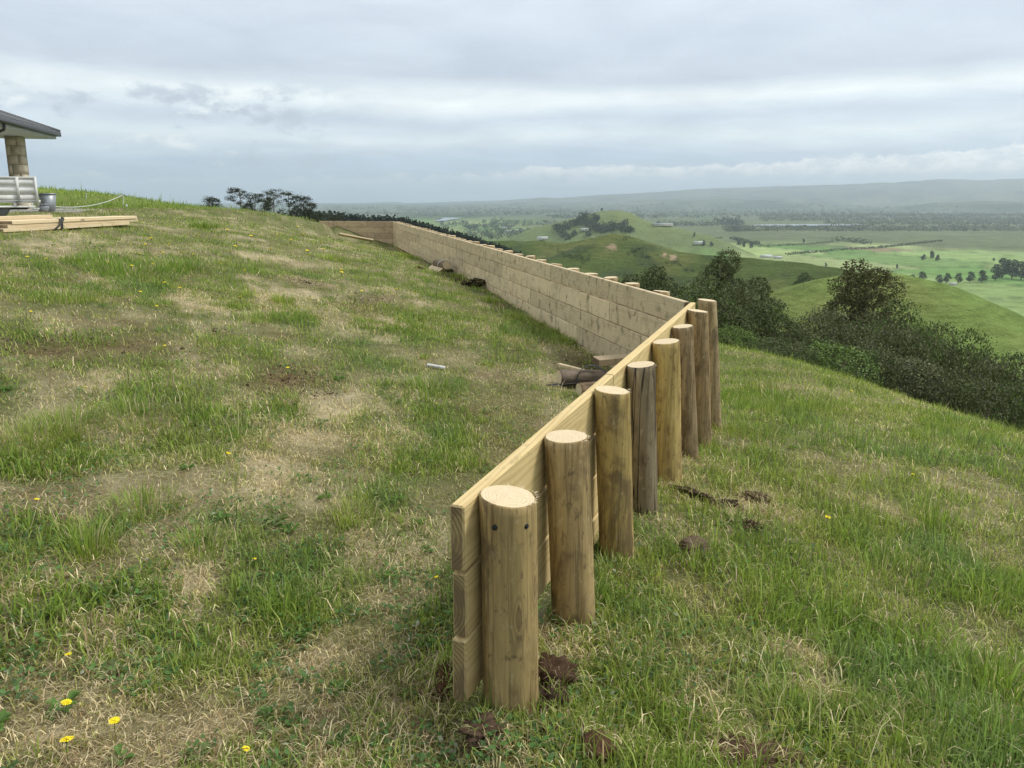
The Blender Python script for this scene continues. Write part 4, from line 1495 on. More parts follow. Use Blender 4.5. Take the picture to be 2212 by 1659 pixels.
for px, py in FL2:
    q_ = on_ground(px, py, 0.05)
    o = copy_thing(f0, (q_[0], q_[1], gz(q_[0], q_[1])), rngw.uniform(0, 6.28))
    sc_ = rngw.uniform(.85, 1.3) * max(1.0, math.hypot(q_[0], q_[1]) / 8.0)
    o.scale = (sc_, sc_, sc_)
    o.rotation_euler = (rngw.uniform(-.2, .3), rngw.uniform(-.2, .2), rngw.uniform(0, 6.28))
    up = wall_side(np.array([q_[0]]), np.array([q_[1]]))[0] < 0
    tag(o, "small distant yellow flower dotted in the upper grass left of the wall" if up else "small yellow flower in the green grass right of the wall", "flower",
        "small yellow flowers on the slope" if up else "small yellow flowers right of the wall")


# ------------------------------------------------------------------ soil clods
def clod(px, py, size, label, col=(0.10, 0.065, 0.042), seed=0, blocky=False, rz=0.0, roots=14, sink=0.25):
    q_ = on_ground(px, py)
    rgc = np.random.RandomState(300 + seed)
    bm = bmesh.new()
    bmesh.ops.create_icosphere(bm, subdivisions=4, radius=1.0)
    v = np.array([b.co[:] for b in bm.verts])
    f = np.array([[b.index for b in p.verts] for p in bm.faces])
    bm.free()
    if blocky:
        v = np.sign(v) * np.abs(v) ** 0.42
        v /= np.abs(v).max()
    ph = rgc.rand(12) * 6.28
    nz = sum((0.72 ** k) * np.sin(v @ (rgc.normal(0, 1, 3) * (2.0 * 1.6 ** k)) + ph[k]) * np.sin(v @ (rgc.normal(0, 1, 3) * (2.4 * 1.6 ** k)) + ph[k + 1]) for k in range(9))
    nz = nz + rgc.normal(0, .22, len(v))
    amp = 0.06 if blocky else 0.28
    v = v * (1 + amp * nz)[:, None] * np.array(size) * np.array([1.12, 1.12, 0.85 if not blocky else 1.0])
    cz, sz = math.cos(rz), math.sin(rz)
    v = v @ np.array([[cz, sz, 0], [-sz, cz, 0], [0, 0, 1]])
    v[:, 2] += size[2] * (1 - 2 * sink)
    cols = None
    root = empty("soil_clod", (q_[0], q_[1], gz(q_[0], q_[1])))
    tag(root, label, "soil clod", "soil clods around the wall")
    b = link("soil_body", make_mesh("soil_body", v, f, None, True), M['soil'], root)
    b.color = (*col, 1)
    # torn grass roots hanging on it
    n = int(roots * 2.2)
    if n:
        k = rgc.choice(len(v), n)
        p = v[k]
        dd = p / (np.linalg.norm(p, axis=1)[:, None] + 1e-9)
        dist = math.hypot(q_[0], q_[1])
        bv, bt, bc = make_blades(p[:, 0], p[:, 1], p[:, 2] - .004, rgc.uniform(.025, .075, n), np.full(n, max(.0018, .0007 * dist)), rgc.uniform(.6, 2.0, n),
                                 np.arctan2(dd[:, 1], dd[:, 0]) + rgc.normal(0, .5, n), np.where(rgc.rand(n, 1) < .6, C_STRAW * .8, C_MID), True)
        tag(link("torn_roots", make_mesh("torn_roots", bv, bt, None, False, bc), M['grass'], root), kind="stuff")
    return root


clod(1497, 1195, (.052, .040, .044), "square grey brown soil clod lying on the grass right of the wall", (.155, .115, .08), 1, True, .5, 10, .2)
clod(1622, 1140, (.062, .034, .030), "dark crumbly soil clod behind the square one", (.075, .05, .034), 2, False, -.3, 60, .3)
clod(1487, 1068, (.115, .032, .030), "long dark turned sod at the foot of the pale yellow post", (.06, .042, .03), 3, False, -.75, 80, .35)
clod(1560, 1088, (.075, .026, .022), "thin dark sod strip between two other sods right of the wall", (.055, .04, .028), 4, False, .1, 60, .4)
clod(1636, 1080, (.07, .05, .036), "shaggy rooted sod at the right end of the row", (.11, .08, .05), 5, False, -.5, 130, .3)
clod(1198, 1478, (.062, .060, .058), "reddish soil heap against the right side of the nearest post", (.095, .060, .038), 6, False, 0, 90, .35)
clod(1186, 1520, (.045, .05, .035), "dark soil lump at the right foot of the nearest post", (.06, .04, .028), 7, False, .4, 30, .35)
clod(1048, 1585, (.055, .05, .026), "low reddish soil clod in front of the wall end", (.10, .066, .044), 8, False, .2, 50, .35)
clod(1288, 1640, (.034, .055, .048), "rust coloured upright soil lump below the nearest post", (.115, .066, .04), 9, False, .3, 24, .3)
clod(1255, 1590, (.032, .032, .02), "small dark crumb of soil in front of the nearest post", (.075, .048, .03), 10, False, .9, 16, .35)
clod(1172, 1585, (.05, .03, .016), "flat dark soil crumb right below the nearest post", (.08, .05, .032), 11, False, .3, 30, .4)
clod(1625, 1652, (.10, .06, .034), "wide reddish soil heap at the bottom edge of the photo", (.10, .062, .04), 12, False, .2, 60, .35)
clod(958, 1480, (.03, .075, .04), "dark reddish soil bank beside the left face of the wall end", (.10, .055, .032), 13, False, 0, 60, .4)
clod(1020, 618, (.16, .14, .10), "dark upturned sod against the long wall face, left one", (.05, .04, .028), 14, False, .3, 130, .3)
clod(1062, 628, (.20, .13, .10), "dark grassy sod heap against the long wall face, right one", (.05, .04, .028), 15, False, -.4, 160, .3)
clod(975, 588, (.20, .07, .05), "thin dark sod lying beside the wall further back", (.055, .042, .03), 16, False, -.7, 80, .35)
clod(905, 580, (.10, .07, .035), "small dark turf scrap in the grass below the offcuts", (.06, .045, .03), 17, False, -.3, 60, .4)


# loose crumbs of soil trodden into the turf
n = 3600
k = rg.choice(len(CB), n, p=np.array([c[6] * (c[4] * c[5]) ** .3 for c in CB]) / sum(c[6] * (c[4] * c[5]) ** .3 for c in CB))
CBa = np.array(CB)
u_, v_ = rg.normal(0, .62, n) * CBa[k, 4], rg.normal(0, .62, n) * CBa[k, 5]
x = CBa[k, 0] + v_ * CBa[k, 2] + u_ * CBa[k, 3]
y = CBa[k, 1] + v_ * CBa[k, 3] - u_ * CBa[k, 2]
ok = keep_off_wall(x, y)
x, y = x[ok], y[ok]
n = len(x)
r = np.hypot(x, y)
sz = np.maximum(rg.lognormal(-5.35, .5, n), r * .0008)
oc = np.array([[1, 0, 0], [-1, 0, 0], [0, 1, 0], [0, -1, 0], [0, 0, .8], [0, 0, -.8]], float)
v = oc[None] * rg.uniform(.5, 1.4, (n, 6, 1)) * sz[:, None, None] + rg.normal(0, .25, (n, 6, 3)) * sz[:, None, None] + np.stack([x, y, ground_z(x, y) + sz * .3], 1)[:, None]
ft = np.array([[0, 2, 4], [2, 1, 4], [1, 3, 4], [3, 0, 4], [2, 0, 5], [1, 2, 5], [3, 1, 5], [0, 3, 5]])
t = (np.arange(n)[:, None, None] * 6 + ft[None]).reshape(-1, 3)
near = np.hypot(x, y) < 3.2
c = np.where(near[:, None], (0.14, 0.08, 0.042), (0.10, 0.07, 0.045)) * rg.uniform(.45, 1.35, (n, 1))
so = link("soil_crumbs", make_mesh("soil_crumbs", v.reshape(-1, 3), t, None, False, np.repeat(c, 6, 0)), M['leaf'])
tag(so, "loose crumbs of brown soil trodden into the turf", kind="stuff")


# ------------------------------------------------------------------ logs and scraps at the corner
def log_obj(p0, p1, r, label, col, seed, group=None):
    p0, p1 = np.array(p0), np.array(p1)
    L = np.linalg.norm(p1 - p0)
    me = post_mesh(r, L, (0, 0), seed, 18, 5, 0)
    o = link("log", me, None)
    d = Vector((p0 - p1) / L)
    o.rotation_euler = d.to_track_quat('Z', 'Y').to_euler()
    o.location = p0
    o.color = col
    tag(o, label, "log", group)
    return o


def lay(px, py, r):
    q = on_ground(px, py)
    return np.array([q[0], q[1], gz(q[0], q[1]) + r])


r1 = .067
la = lay(1207, 832, r1)
lb = la + np.array([.62, .12, -.03])
log_obj(la, lb, r1, "dark weathered post offcut lying inside the wall corner", (.17, .135, .105, .6), 80, "post offcuts in the corner")
l2 = lay(1250, 856, .055)
log_obj(l2, l2 + np.array([.42, .14, .0]), .055, "brown post offcut half hidden behind the near wall", (.27, .19, .115, .4), 81, "post offcuts in the corner")
# black strap looped over the log
mb = MB()
c0 = la + np.array([.15, .03, 0.012])


def ribbon(mb, pts, side, wd, th=0.002):
    pts = np.array(pts, float)
    side = np.array(side, float) / np.linalg.norm(side) * wd / 2
    v, q = [], []
    tg = np.gradient(pts, axis=0)
    for i, p in enumerate(pts):
        nn = np.cross(tg[i], side)
        nn = nn / (np.linalg.norm(nn) + 1e-9) * th
        v += [p - side, p + side, p + side + nn, p - side + nn]
    for i in range(len(pts) - 1):
        for k in range(4):
            a, b = i * 4 + k, i * 4 + (k + 1) % 4
            q.append((a, b, b + 4, a + 4))
    mb.add(v, None, q)


sp = [(-.26, -.11, -.055), (-.12, -.12, -.05), (.02, -.10, -.04), (.0, -.085, .0), (.03, -.05, .055), (.09, -.01, .088), (.17, .0, .082), (.24, -.05, .05), (.25, -.09, .02), (.20, -.105, -.01), (.10, -.11, -.035)]
tt = np.linspace(0, len(sp) - 1, 44)
sp = np.array(sp)
ss = np.stack([np.interp(tt, np.arange(len(sp)), sp[:, k]) for k in range(3)], 1)
ss[1:-1] = (ss[:-2] + ss[1:-1] * 2 + ss[2:]) / 4
ribbon(mb, ss + c0, (0.35, 1, .1), 0.03, 0.004)
o = mb.build("strap", M['strap'])
tag(o, "black packing strap looped over the dark log", "strap")
# squared block and stake
q_ = at_y(1262, 808, (la[1] + .33))
me = bevel_box(.34, .16, .06, .004)
o = link("timber_block", me, M['board_old'], None, (la[0] + .33, la[1] + .16, la[2] + .105), (0.05, 0.0, 1.15))
o.rotation_euler = (0.0, -0.03, 0.25)
tag(o, "short squared timber offcut resting above the logs in the corner", "timber offcut")
me = bevel_box(.26, .045, .03, .003)
q_ = on_ground(1216, 800)
o = link("timber_stake", me, M['board_new'], None, (q_[0] - .04, q_[1] + .02, gz(q_[0], q_[1]) + .05), (0, .14, -.45))
tag(o, "small pale timber stake lying behind the dark log", "timber stake")

# white ribbed plastic scrap
q_ = on_ground(938, 796)
root = empty("plastic_scrap", (q_[0], q_[1], gz(q_[0], q_[1]) + .022), 0.0)
root.scale = (.82, .82, .82)
tag(root, "crumpled white ribbed plastic scrap lying in the green grass", "plastic scrap")
mb = MB()
u_ = np.linspace(0, 1, 26)
pth = np.stack([u_ * .13 - .07, -.02 * u_, .012 - .018 * u_], 1)
mb.tube(pth, .0165 + .0022 * np.sin(u_ * 60), 12)
mb.build("ribbed_tube", M['white_plastic'], root, smooth=True)
mb = MB()
u_ = np.linspace(0, 1, 14)
mb.tube(np.stack([u_ * .05 + .062, -.021 - .01 * u_, -.007 - .01 * u_], 1), .020 + .002 * np.sin(u_ * 40), 12)
mb.build("flared_end", M['white_plastic'], root, smooth=True)

# plank lying at the far end of the wall
a = on_ground(733, 517)
b = on_ground(790, 526)
Lk = 1.15
d = (b - a) / np.linalg.norm(b - a)
me = bevel_box(Lk, .048, .15, .003)
o = link("plank", me, M['board_new'], None, (a[0], a[1], gz(a[0], a[1]) + .17))
o.rotation_euler = (1.15, 0.0, math.atan2(b[1] - a[1] + .25, b[0] - a[0]))
ang = math.asin(max(-.5, min(.5, (gz(a[0] + d[0] * Lk, a[1] + d[1] * Lk) - gz(a[0], a[1]) - .06) / Lk)))
o.rotation_euler = (1.15, -ang, math.atan2(d[1], d[0]))
tag(o, "single pale plank lying in the grass before the far wall end", "plank")

# strapped bundle of offcuts leaning on the long wall
q_ = on_ground(925, 556)
sB = float((q_ - PB) @ DB)
base = PB + DB * sB - NB * .18
bz = gz(base[0], base[1])
log_obj((base[0] - DB[0] * .0 - .05, base[1], bz + .16), tuple(base + DB * .75 - NB * .12 + np.array([0, 0, bz + .13 - base[2]])), .085, "brown post offcut lying against the long wall face",
        (.20, .155, .10, .5), 85)
me = bevel_box(.85, .02, .24, .003)
o = link("sheet_offcut", me, M['board_new'], None, (base[0] - NB[0] * .17, base[1] - NB[1] * .17, bz + .05))
o.rotation_euler = (0.95, 0.02, math.atan2(DB[1], DB[0]) + .12)
tag(o, "pale flat board offcut leaning on the post offcut by the wall", "board offcut")
mb = MB()
cc = base + DB * .22 - NB * .03
ribbon(mb, [(cc[0] - NB[0] * (.16 * math.cos(t)), cc[1] - NB[1] * (.16 * math.cos(t)), bz + .13 + .12 * math.sin(t)) for t in np.linspace(-.2, 3.3, 20)], DB, .045)
o = mb.build("strap", M['white_plastic'])
tag(o, "pale webbing strap round the offcut by the long wall", "strap")
mb = MB()
c1 = base + DB * .75 - NB * .12
mb.tube([(c1[0], c1[1], bz + .12), (c1[0] - .12, c1[1] + .15, bz + .10), (c1[0] - .26, c1[1] + .22, bz + .16), (c1[0] - .34, c1[1] + .3, bz + .22)], [.02, .016, .012, .006], 6)
o = mb.build("bent_root", M['bark'])
tag(o, "dark bent root sticking out past the offcut by the wall", "root")

# ------------------------------------------------------------------ trees and shrubs
def leaf_cloud(rgt, lobes, n, size, cols, shell=(0.72, 1.06), aspect=0.5, droop=0.0, twig=0.0):
    """rhombic leaves spread through the outer part of many lobes; lobes rows: x y z rx ry rz weight"""
    lobes = np.array(lobes, float)
    w = lobes[:, 6] / lobes[:, 6].sum()
    k = rgt.choice(len(lobes), n, p=w)
    d = rgt.normal(0, 1, (n, 3))
    d /= np.linalg.norm(d, axis=1)[:, None]
    rad = rgt.uniform(*shell, n) * (1 + 0.14 * np.sin(d[:, 0] * 7 + k) * np.sin(d[:, 1] * 6 + 2 * k) + 0.10 * np.sin(d[:, 2] * 11 + 3 * k))
    p = lobes[k, :3] + d * lobes[k, 3:6] * rad[:, None]
    # drop leaves buried in other lobes
    keep = np.ones(n, bool)
    for j, L in enumerate(lobes):
        e = (((p - L[:3]) / L[3:6]) ** 2).sum(1)
        keep &= (e > 0.42) | (k == j)
    p, d, k = p[keep], d[keep], k[keep]
    n = len(p)
    ax = rgt.normal(0, 1, (n, 3)) + d * 0.35 + np.array([0, 0, 0.2 - droop])
    ax /= np.linalg.norm(ax, axis=1)[:, None]
    sv = np.cross(ax, d + rgt.normal(0, .42, (n, 3)))
    sv /= np.linalg.norm(sv, axis=1)[:, None] + 1e-9
    ln = size * rgt.uniform(0.6, 1.35, n)
    wd = ln * aspect
    lobec = rgt.uniform(0.78, 1.22, len(lobes))[k]
    cols = np.array(cols, float)
    c = cols[rgt.choice(len(cols), n)] * (lobec * rgt.uniform(0.75, 1.25, n))[:, None]
    if twig > 0:
        tw = rgt.rand(n) < twig
        ln = np.where(tw, ln * 2.6, ln)
        wd = np.where(tw, size * 0.12, wd)
        c[tw] = np.array([0.26, 0.24, 0.20]) * rgt.uniform(0.6, 1.2, (tw.sum(), 1))
    v = np.stack([p - ax * (ln * .5)[:, None], p + sv * (wd / 2)[:, None], p + ax * (ln * .5)[:, None], p - sv * (wd / 2)[:, None]], 1).reshape(-1, 3)
    b = np.arange(n)[:, None] * 4
    q = b + [0, 1, 2, 3]
    return v, q, np.repeat(c, 4, 0)


def lobes_dome(rgt, n, w, h, z0, lr, conic=0.0):
    """lobes filling a crown of width w and height h above z0"""
    out = []
    for i in range(n):
        a = rgt.uniform(0, 6.283)
        t = (i + rgt.rand()) / n
        zz = z0 + h * (0.12 + 0.80 * t)
        env = math.sqrt(max(0.05, 1 - (2 * t - 0.75) ** 2 * 0.75)) if conic == 0 else (1 - conic * t)
        rr = w / 2 * env * math.sqrt(rgt.rand()) * 0.82
        s = lr * rgt.uniform(0.7, 1.25) * (1 if conic == 0 else max(0.45, 1 - 0.5 * t))
        out.append((rr * math.cos(a), rr * math.sin(a), zz, s, s, s * rgt.uniform(.6, .9), s * s))
    return out


def make_tree(name, rgt, lobes, nleaf, size, cols, trunk_r, label, cat, group=None, twig=0.0, aspect=0.5, limb_r=0.35, trunk_top=None, lean=(0, 0), shell=(0.72, 1.06), base=-0.6):
    root = empty(name, (0, 0, 0))
    tag(root, label, cat, group)
    L = np.array(lobes)
    ztop = trunk_top if trunk_top else L[:, 2].mean()
    mb = MB()
    tp = [(0, 0, base), (lean[0] * .3, lean[1] * .3, ztop * .4), (lean[0] * .7, lean[1] * .7, ztop * .75), (lean[0], lean[1], ztop)]
    mb.tube(tp, [trunk_r, trunk_r * .8, trunk_r * .55, trunk_r * .25], 7)
    mb.build("trunk", M['bark'], root)
    for i in range(min(len(L), 9)):
        e = L[i * len(L) // min(len(L), 9)]
        h0 = min(max(e[2] - abs(e[0]) * .8 - .3, ztop * .15), ztop * .95)
        f = h0 / ztop
        s = np.array([lean[0] * f, lean[1] * f, h0])
        mb = MB()
        md = (s + e[:3]) / 2 + np.array([0, 0, .12 * np.linalg.norm(e[:3] - s) * rgt.uniform(-.5, 1)])
        mb.tube([s, md, e[:3]], [trunk_r * limb_r, trunk_r * limb_r * .7, trunk_r * limb_r * .25], 5)
        mb.build("limb", M['bark'], root)
    v, q, c = leaf_cloud(rgt, lobes, nleaf, size, cols, shell, aspect, 0.0, twig)
    link("crown", make_mesh("crown", v, None, q, False, c), M['leaf'], root)
    return root


rt = np.random.RandomState(77)
DARK = [(0.0713, 0.0941, 0.0352), (0.0926, 0.1166, 0.0469), (0.1175, 0.1393, 0.0616), (0.0605, 0.079, 0.0323), (0.1568, 0.1693, 0.085)]
GREYG = [(0.1287, 0.1388, 0.0691), (0.0938, 0.1072, 0.0484), (0.1665, 0.1704, 0.0922), (0.0726, 0.082, 0.0369)]
FRESH = [(0.1087, 0.174, 0.0435), (0.145, 0.2175, 0.058), (0.0798, 0.1305, 0.0377), (0.1885, 0.2465, 0.0798)]
BROWN = [(0.1064, 0.1016, 0.0435), (0.0852, 0.0832, 0.0384), (0.1306, 0.1213, 0.0576), (0.0677, 0.0739, 0.0358)]
BLUEG = [(0.0562, 0.0775, 0.05), (0.075, 0.0938, 0.0625), (0.0438, 0.06, 0.04)]

# prototypes of the native bush, one unit wide crowns scaled per plant
PROTO = []
for kind, cols, tw, nl in (("dark", DARK + FRESH[:1], .03, 19000), ("grey", GREYG, .10, 18000), ("fresh", FRESH, .02, 15000), ("dark", DARK + GREYG[:1], .05, 19000), ("grey", GREYG + DARK + FRESH[2:3], .07, 18000)):
    lb_ = lobes_dome(rt, 20, 3.9, 3.3, .25, .86)
    PROTO.append(make_tree("bush", rt, lb_, nl, 0.10, cols, .12, "x", "bush", "dense bush below the paddock edge", tw, .5, .4, None, (.1, .1)))
used = [False] * len(PROTO)
BUSHES = [  # px of crown centre, py of top, depth, width m, prototype, label
    (1590, 703, 17.5, 1.3, 2, "small light green shrub nearest the wall corner post"),
    (1655, 735, 17.0, 1.9, 0, "low dark bush just right of the light green shrub"),
    (1722, 742, 17.5, 1.9, 3, "dark low bush left of the gnarled light green shrub"),
    (1800, 738, 17.0, 2.4, 2, "gnarled light green shrub in front of the dark bush"),
    (1885, 752, 17.0, 2.2, 4, "grey green bush right of the gnarled light green shrub"),
    (1970, 772, 16.5, 2.3, 1, "pale grey twiggy bush in the front row"),
    (2055, 800, 16.0, 2.2, 3, "dark bush in the front row, third from the right edge"),
    (2135, 828, 15.5, 2.0, 4, "dark grey bush in the front row, second from the right edge"),
    (2215, 850, 15.0, 2.2, 0, "dark bush cut off by the right photo edge, front row"),
    (1535, 622, 24.0, 3.0, 0, "dark rounded tree directly behind the corner post"),
    (1600, 618, 25.0, 3.4, 3, "broad dark tree below the conical evergreen"),
    (1665, 668, 24.0, 2.9, 0, "dark tree sloping down right of the conical evergreen"),
    (1735, 706, 23.0, 2.6, 3, "dark bush in the dip between the two tall trees"),
    (1800, 668, 25.0, 3.0, 1, "grey topped bush left of the brown tree"),
    (1862, 692, 23.0, 2.9, 4, "grey green bush in front of the brown tree"),
    (1935, 705, 22.5, 2.8, 1, "silvery twiggy bush right below the brown tree"),
    (2010, 728, 22.0, 2.8, 4, "grey green bush in the second row right of the silvery one"),
    (2085, 752, 21.5, 2.7, 3, "dark bush in the second row towards the right"),
    (2160, 780, 21.0, 2.8, 1, "grey bush in the second row near the right edge"),
    (2230, 800, 20.5, 2.8, 0, "dark bush of the second row at the right photo edge"),
    (1700, 690, 30.0, 3.4, 3, "dark bush at the back of the dip"),
    (1760, 694, 30.0, 2.8, 0, "dark bush behind the dip, left of the grey topped bush"),
    (1960, 672, 30.0, 3.2, 0, "dark bush behind, right of the brown tree"),
    (2030, 700, 29.5, 3.2, 3, "dark bush behind, above the grey row"),
    (2110, 738, 29.0, 3.2, 0, "dark bush at the back near the grassy spur"),
    (2190, 765, 28.0, 3.4, 3, "dark bush at the back by the right photo edge"),
    (1985, 690, 27.0, 2.4, 2, "bush with yellowish green tips right of the brown tree"),
]
for px, py, dp, wd, pk, lab in BUSHES:
    t_ = at_y(px, py, dp)
    zb = gz(t_[0], t_[1])
    h = max(t_[2] - zb, 0.9)
    src = PROTO[pk]
    o = src if not used[pk] else copy_thing(src, (0, 0, 0))
    used[pk] = True
    o.location = (t_[0], t_[1], zb)
    o.rotation_euler = (0, 0, rt.uniform(0, 6.28))
    o.scale = (wd / 3.7, wd / 3.7, h / 3.75)
    o["label"] = lab


def place(o, px, py, dp, hdes, rz=0.0, wfac=1.0):
    """stand a thing of design height hdes so that its top meets the pixel"""
    t_ = at_y(px, py, dp)
    zb = gz(t_[0], t_[1])
    s = max(t_[2] - zb, 0.3) / hdes
    o.location = (t_[0], t_[1], zb)
    o.rotation_euler = (0, 0, rz)
    o.scale = (s * wfac, s * wfac, s)
    return s


lb_ = lobes_dome(rt, 46, 5.6, 8.0, 1.0, 1.35, .72)
o = make_tree("conical_evergreen", rt, lb_, 40000, 0.15, DARK + [(0.06, 0.066, 0.03)], .25, "tall dark conical evergreen rising behind the wall corner", "tree", None, .02, .45)
place(o, 1562, 545, 38, 8.7)
o.scale = (o.scale[0], o.scale[1], o.scale[2])
lb_ = lobes_dome(rt, 60, 5.2, 7.0, .8, 1.15, .5)
o = make_tree("brown_tree", rt, lb_, 46000, 0.13, BROWN, .25, "tall brownish green tree with dense rounded clumps in the bush", "tree", None, 0, .5)
s_ = place(o, 1868, 574, 38, 7.4)
o.scale = (s_ * 1.0, s_ * 1.0, s_)
lb_ = lobes_dome(rt, 12, 1.5, 5.0, 2.4, .55, .3)
o = make_tree("slim_tree", rt, lb_, 4500, 0.14, DARK + BROWN, .12, "slim dark tree close to the right side of the brown tree", "tree", None, .03, .5)
place(o, 1928, 630, 40, 7.6)
lb_ = lobes_dome(rt, 18, 5.0, 4.2, .6, 1.0)
mid = make_tree("round_tree", rt, lb_, 6000, 0.26, DARK, .25, "round dark tree showing over the wall posts", "tree", "lone trees in the gully", .02, .5)
place(mid, 1413, 580, 85, 4.9)
for px, py, dp, lab in [(1362, 598, 95, "low dark bush showing over the wall posts, left of the round tree"), (1445, 606, 100, "bluish low bush right of the round tree over the wall posts"),
                        (1738, 592, 330, "small dark tree at the foot of the grassy spur"), (1632, 605, 60, "greyish tree peeping out behind the conical evergreen")]:
    o = copy_thing(mid, (0, 0, 0))
    place(o, px, py, dp, 4.9, rt.uniform(0, 6))
    if px == 1738:
        t_ = at_y(px, 620, dp)
        s_ = 1.55
        o.location = (t_[0], t_[1], at_y(px, 592, dp)[2] - 4.9 * s_)
        o.scale = (s_, s_, s_)
        # stand it on the terrain instead of floating
        o.location[2] = gz(t_[0], t_[1])
        s_ = max(.8, min(2.4, (at_y(px, 592, dp)[2] - o.location[2]) / 4.9))
        o.scale = (s_ * .8, s_ * .8, s_)
    o["label"] = lab


# wind-shaped pines on the ridge to the left
def pine(px, py, dp, trunk_px, spread, lean, label, pads, seed, dense=1.0, lowest=.25):
    rp = np.random.RandomState(seed)
    t_ = at_y(px, py, dp)
    zb = gz(t_[0], t_[1]) - .3
    H = t_[2] - zb
    root = empty("pine_tree", (t_[0], t_[1], zb))
    tag(root, label, "pine tree", "wind shaped pines on the ridge")
    mb = MB()
    n = 8
    tt = np.linspace(0, 1, n)
    path = np.stack([lean * tt ** 1.5 * H * .2 + .15 * np.sin(tt * 5 + seed), .1 * np.sin(tt * 4), tt * H * .92], 1)
    mb.tube(path, .26 * (1 - .82 * tt), 7)
    mb.build("trunk", M['bark'], root)
    lobes = []
    for i in range(pads):
        f = lowest + (1 - lowest) * (i + rp.rand() * .8) / pads
        a = rp.uniform(0, 6.283)
        rr = spread * (1.08 - .72 * f) * rp.uniform(.45, 1.05)
        j = np.array([np.interp(f * .92, tt, path[:, k]) for k in range(3)])
        e = np.array([j[0] + rr * math.cos(a) + lean * .5, j[1] + rr * math.sin(a), min(H * .97, f * H * .92 + rr * .38)])
        mb = MB()
        m_ = (j + e) / 2 + np.array([0, 0, -.12 * rr])
        mb.tube([j, m_, e], [.085, .055, .02], 5)
        mb.build("limb", M['bark'], root)
        s = rp.uniform(.7, 1.25) * (.8 + .55 * f) * dense
        lobes.append((e[0], e[1], e[2], s * 1.3, s * 1.3, s * .75, s))
        if rp.rand() < .6:
            m2 = j + (e - j) * .62
            lobes.append((m2[0], m2[1], m2[2] + .1, s * .8, s * .8, s * .3, s * .6))
    for i in range(int(5 * dense)):
        s = rp.uniform(.7, 1.05) * dense
        lobes.append((path[-1, 0] + rp.normal(0, spread * .22), path[-1, 1] + rp.normal(0, spread * .22), H * rp.uniform(.88, .96), s * 1.3, s * 1.3, s * .55, s * 1.2))
    v, q, c = leaf_cloud(rp, lobes, int(5200 * dense), .36, [(0.050, 0.060, 0.034), (0.066, 0.076, 0.042), (0.040, 0.048, 0.028)], (.1, 1.05), .30)
    link("crown", make_mesh("crown", v, None, q, False, c), M['leaf'], root)


pine(459, 424, 150, 459, 1.9, 0, "small isolated pine crown left of the pine row", 7, 1, 1.0, .5)
pine(522, 405, 190, 521, 5.2, -.3, "leftmost tall pine of the row with long bare left branches", 13, 2, .95)
pine(546, 416, 195, 546, 4.2, .2, "flat topped pine, second of the row", 13, 3, 1.0)
pine(570, 425, 200, 570, 3.4, 0, "lower thin pine between the second and the densest pine", 9, 9, .8)
pine(588, 408, 195, 585, 4.6, 0, "densest dark pine in the middle of the row", 17, 4, 1.35)
pine(620, 412, 200, 618, 4.2, .1, "thin see-through pine right of the densest one", 13, 5, .75)
pine(641, 420, 200, 641, 4.6, .6, "pine with a crown swept down to the right", 14, 6, 1.05)
pine(664, 437, 200, 664, 3.4, .6, "lower pine at the right end of the swept row", 11, 7, 1.1)
pine(684, 456, 195, 680, 2.6, .4, "small pine at the end of the row just left of the wall", 9, 8, 1.05)
pine(706, 459, 220, 706, 2.6, .2, "low bushy pine showing just above the far wall end", 9, 10, 1.1)
pine(724, 463, 230, 724, 2.4, .2, "lowest pine at the right, above the far wall end", 8, 11, 1.1)


def mass(name, pos, hts, wds, label, nq, cols, kind="stuff", shape='round', asp=.8, seed=0):
    """many small crowns as one far-off wood"""
    rm = np.random.RandomState(500 + seed)
    n = len(pos)
    N_ = n * nq
    k = np.repeat(np.arange(n), nq)
    d = rm.normal(0, 1, (N_, 3))
    d /= np.linalg.norm(d, axis=1)[:, None]
    t = rm.rand(N_)
    hh, ww = np.asarray(hts)[k], np.asarray(wds)[k]
    if shape == 'cone':
        rr = (1 - t) * .5 * ww + .05 * ww
        a = rm.uniform(0, 6.283, N_)
        p = np.stack([rr * np.cos(a), rr * np.sin(a), hh * (.08 + .92 * t)], 1)
        sz = hh * .24 * (1.2 - .75 * t)
    else:
        p = np.stack([d[:, 0] * ww * .45, d[:, 1] * ww * .45, hh * (.52 + .42 * d[:, 2])], 1)
        sz = np.maximum(ww, hh) * (.40 if nq < 20 else .26)
    p = p + np.asarray(pos)[k]
    ax = rm.normal(0, 1, (N_, 3)) + d * .8
    ax /= np.linalg.norm(ax, axis=1)[:, None]
    sv = np.cross(ax, rm.normal(0, 1, (N_, 3)))
    sv /= np.linalg.norm(sv, axis=1)[:, None] + 1e-9
    sz = sz * rm.uniform(.6, 1.2, N_)
    v = np.stack([p - ax * (sz * .5)[:, None], p + sv * (sz * asp / 2)[:, None], p + ax * (sz * .5)[:, None], p - sv * (sz * asp / 2)[:, None]], 1).reshape(-1, 3)
    q = np.arange(N_ * 4).reshape(-1, 4)
    cols = np.array(cols)
    c = cols[rm.choice(len(cols), n)][k] * rm.uniform(.7, 1.3, (N_, 1)) * (rm.uniform(.8, 1.2, n)[k])[:, None]
    o = link(name, make_mesh(name, v, None, q, False, np.repeat(c, 4, 0)), M['leaf'])
    return tag(o, label, kind=kind)


rm = np.random.RandomState(9)
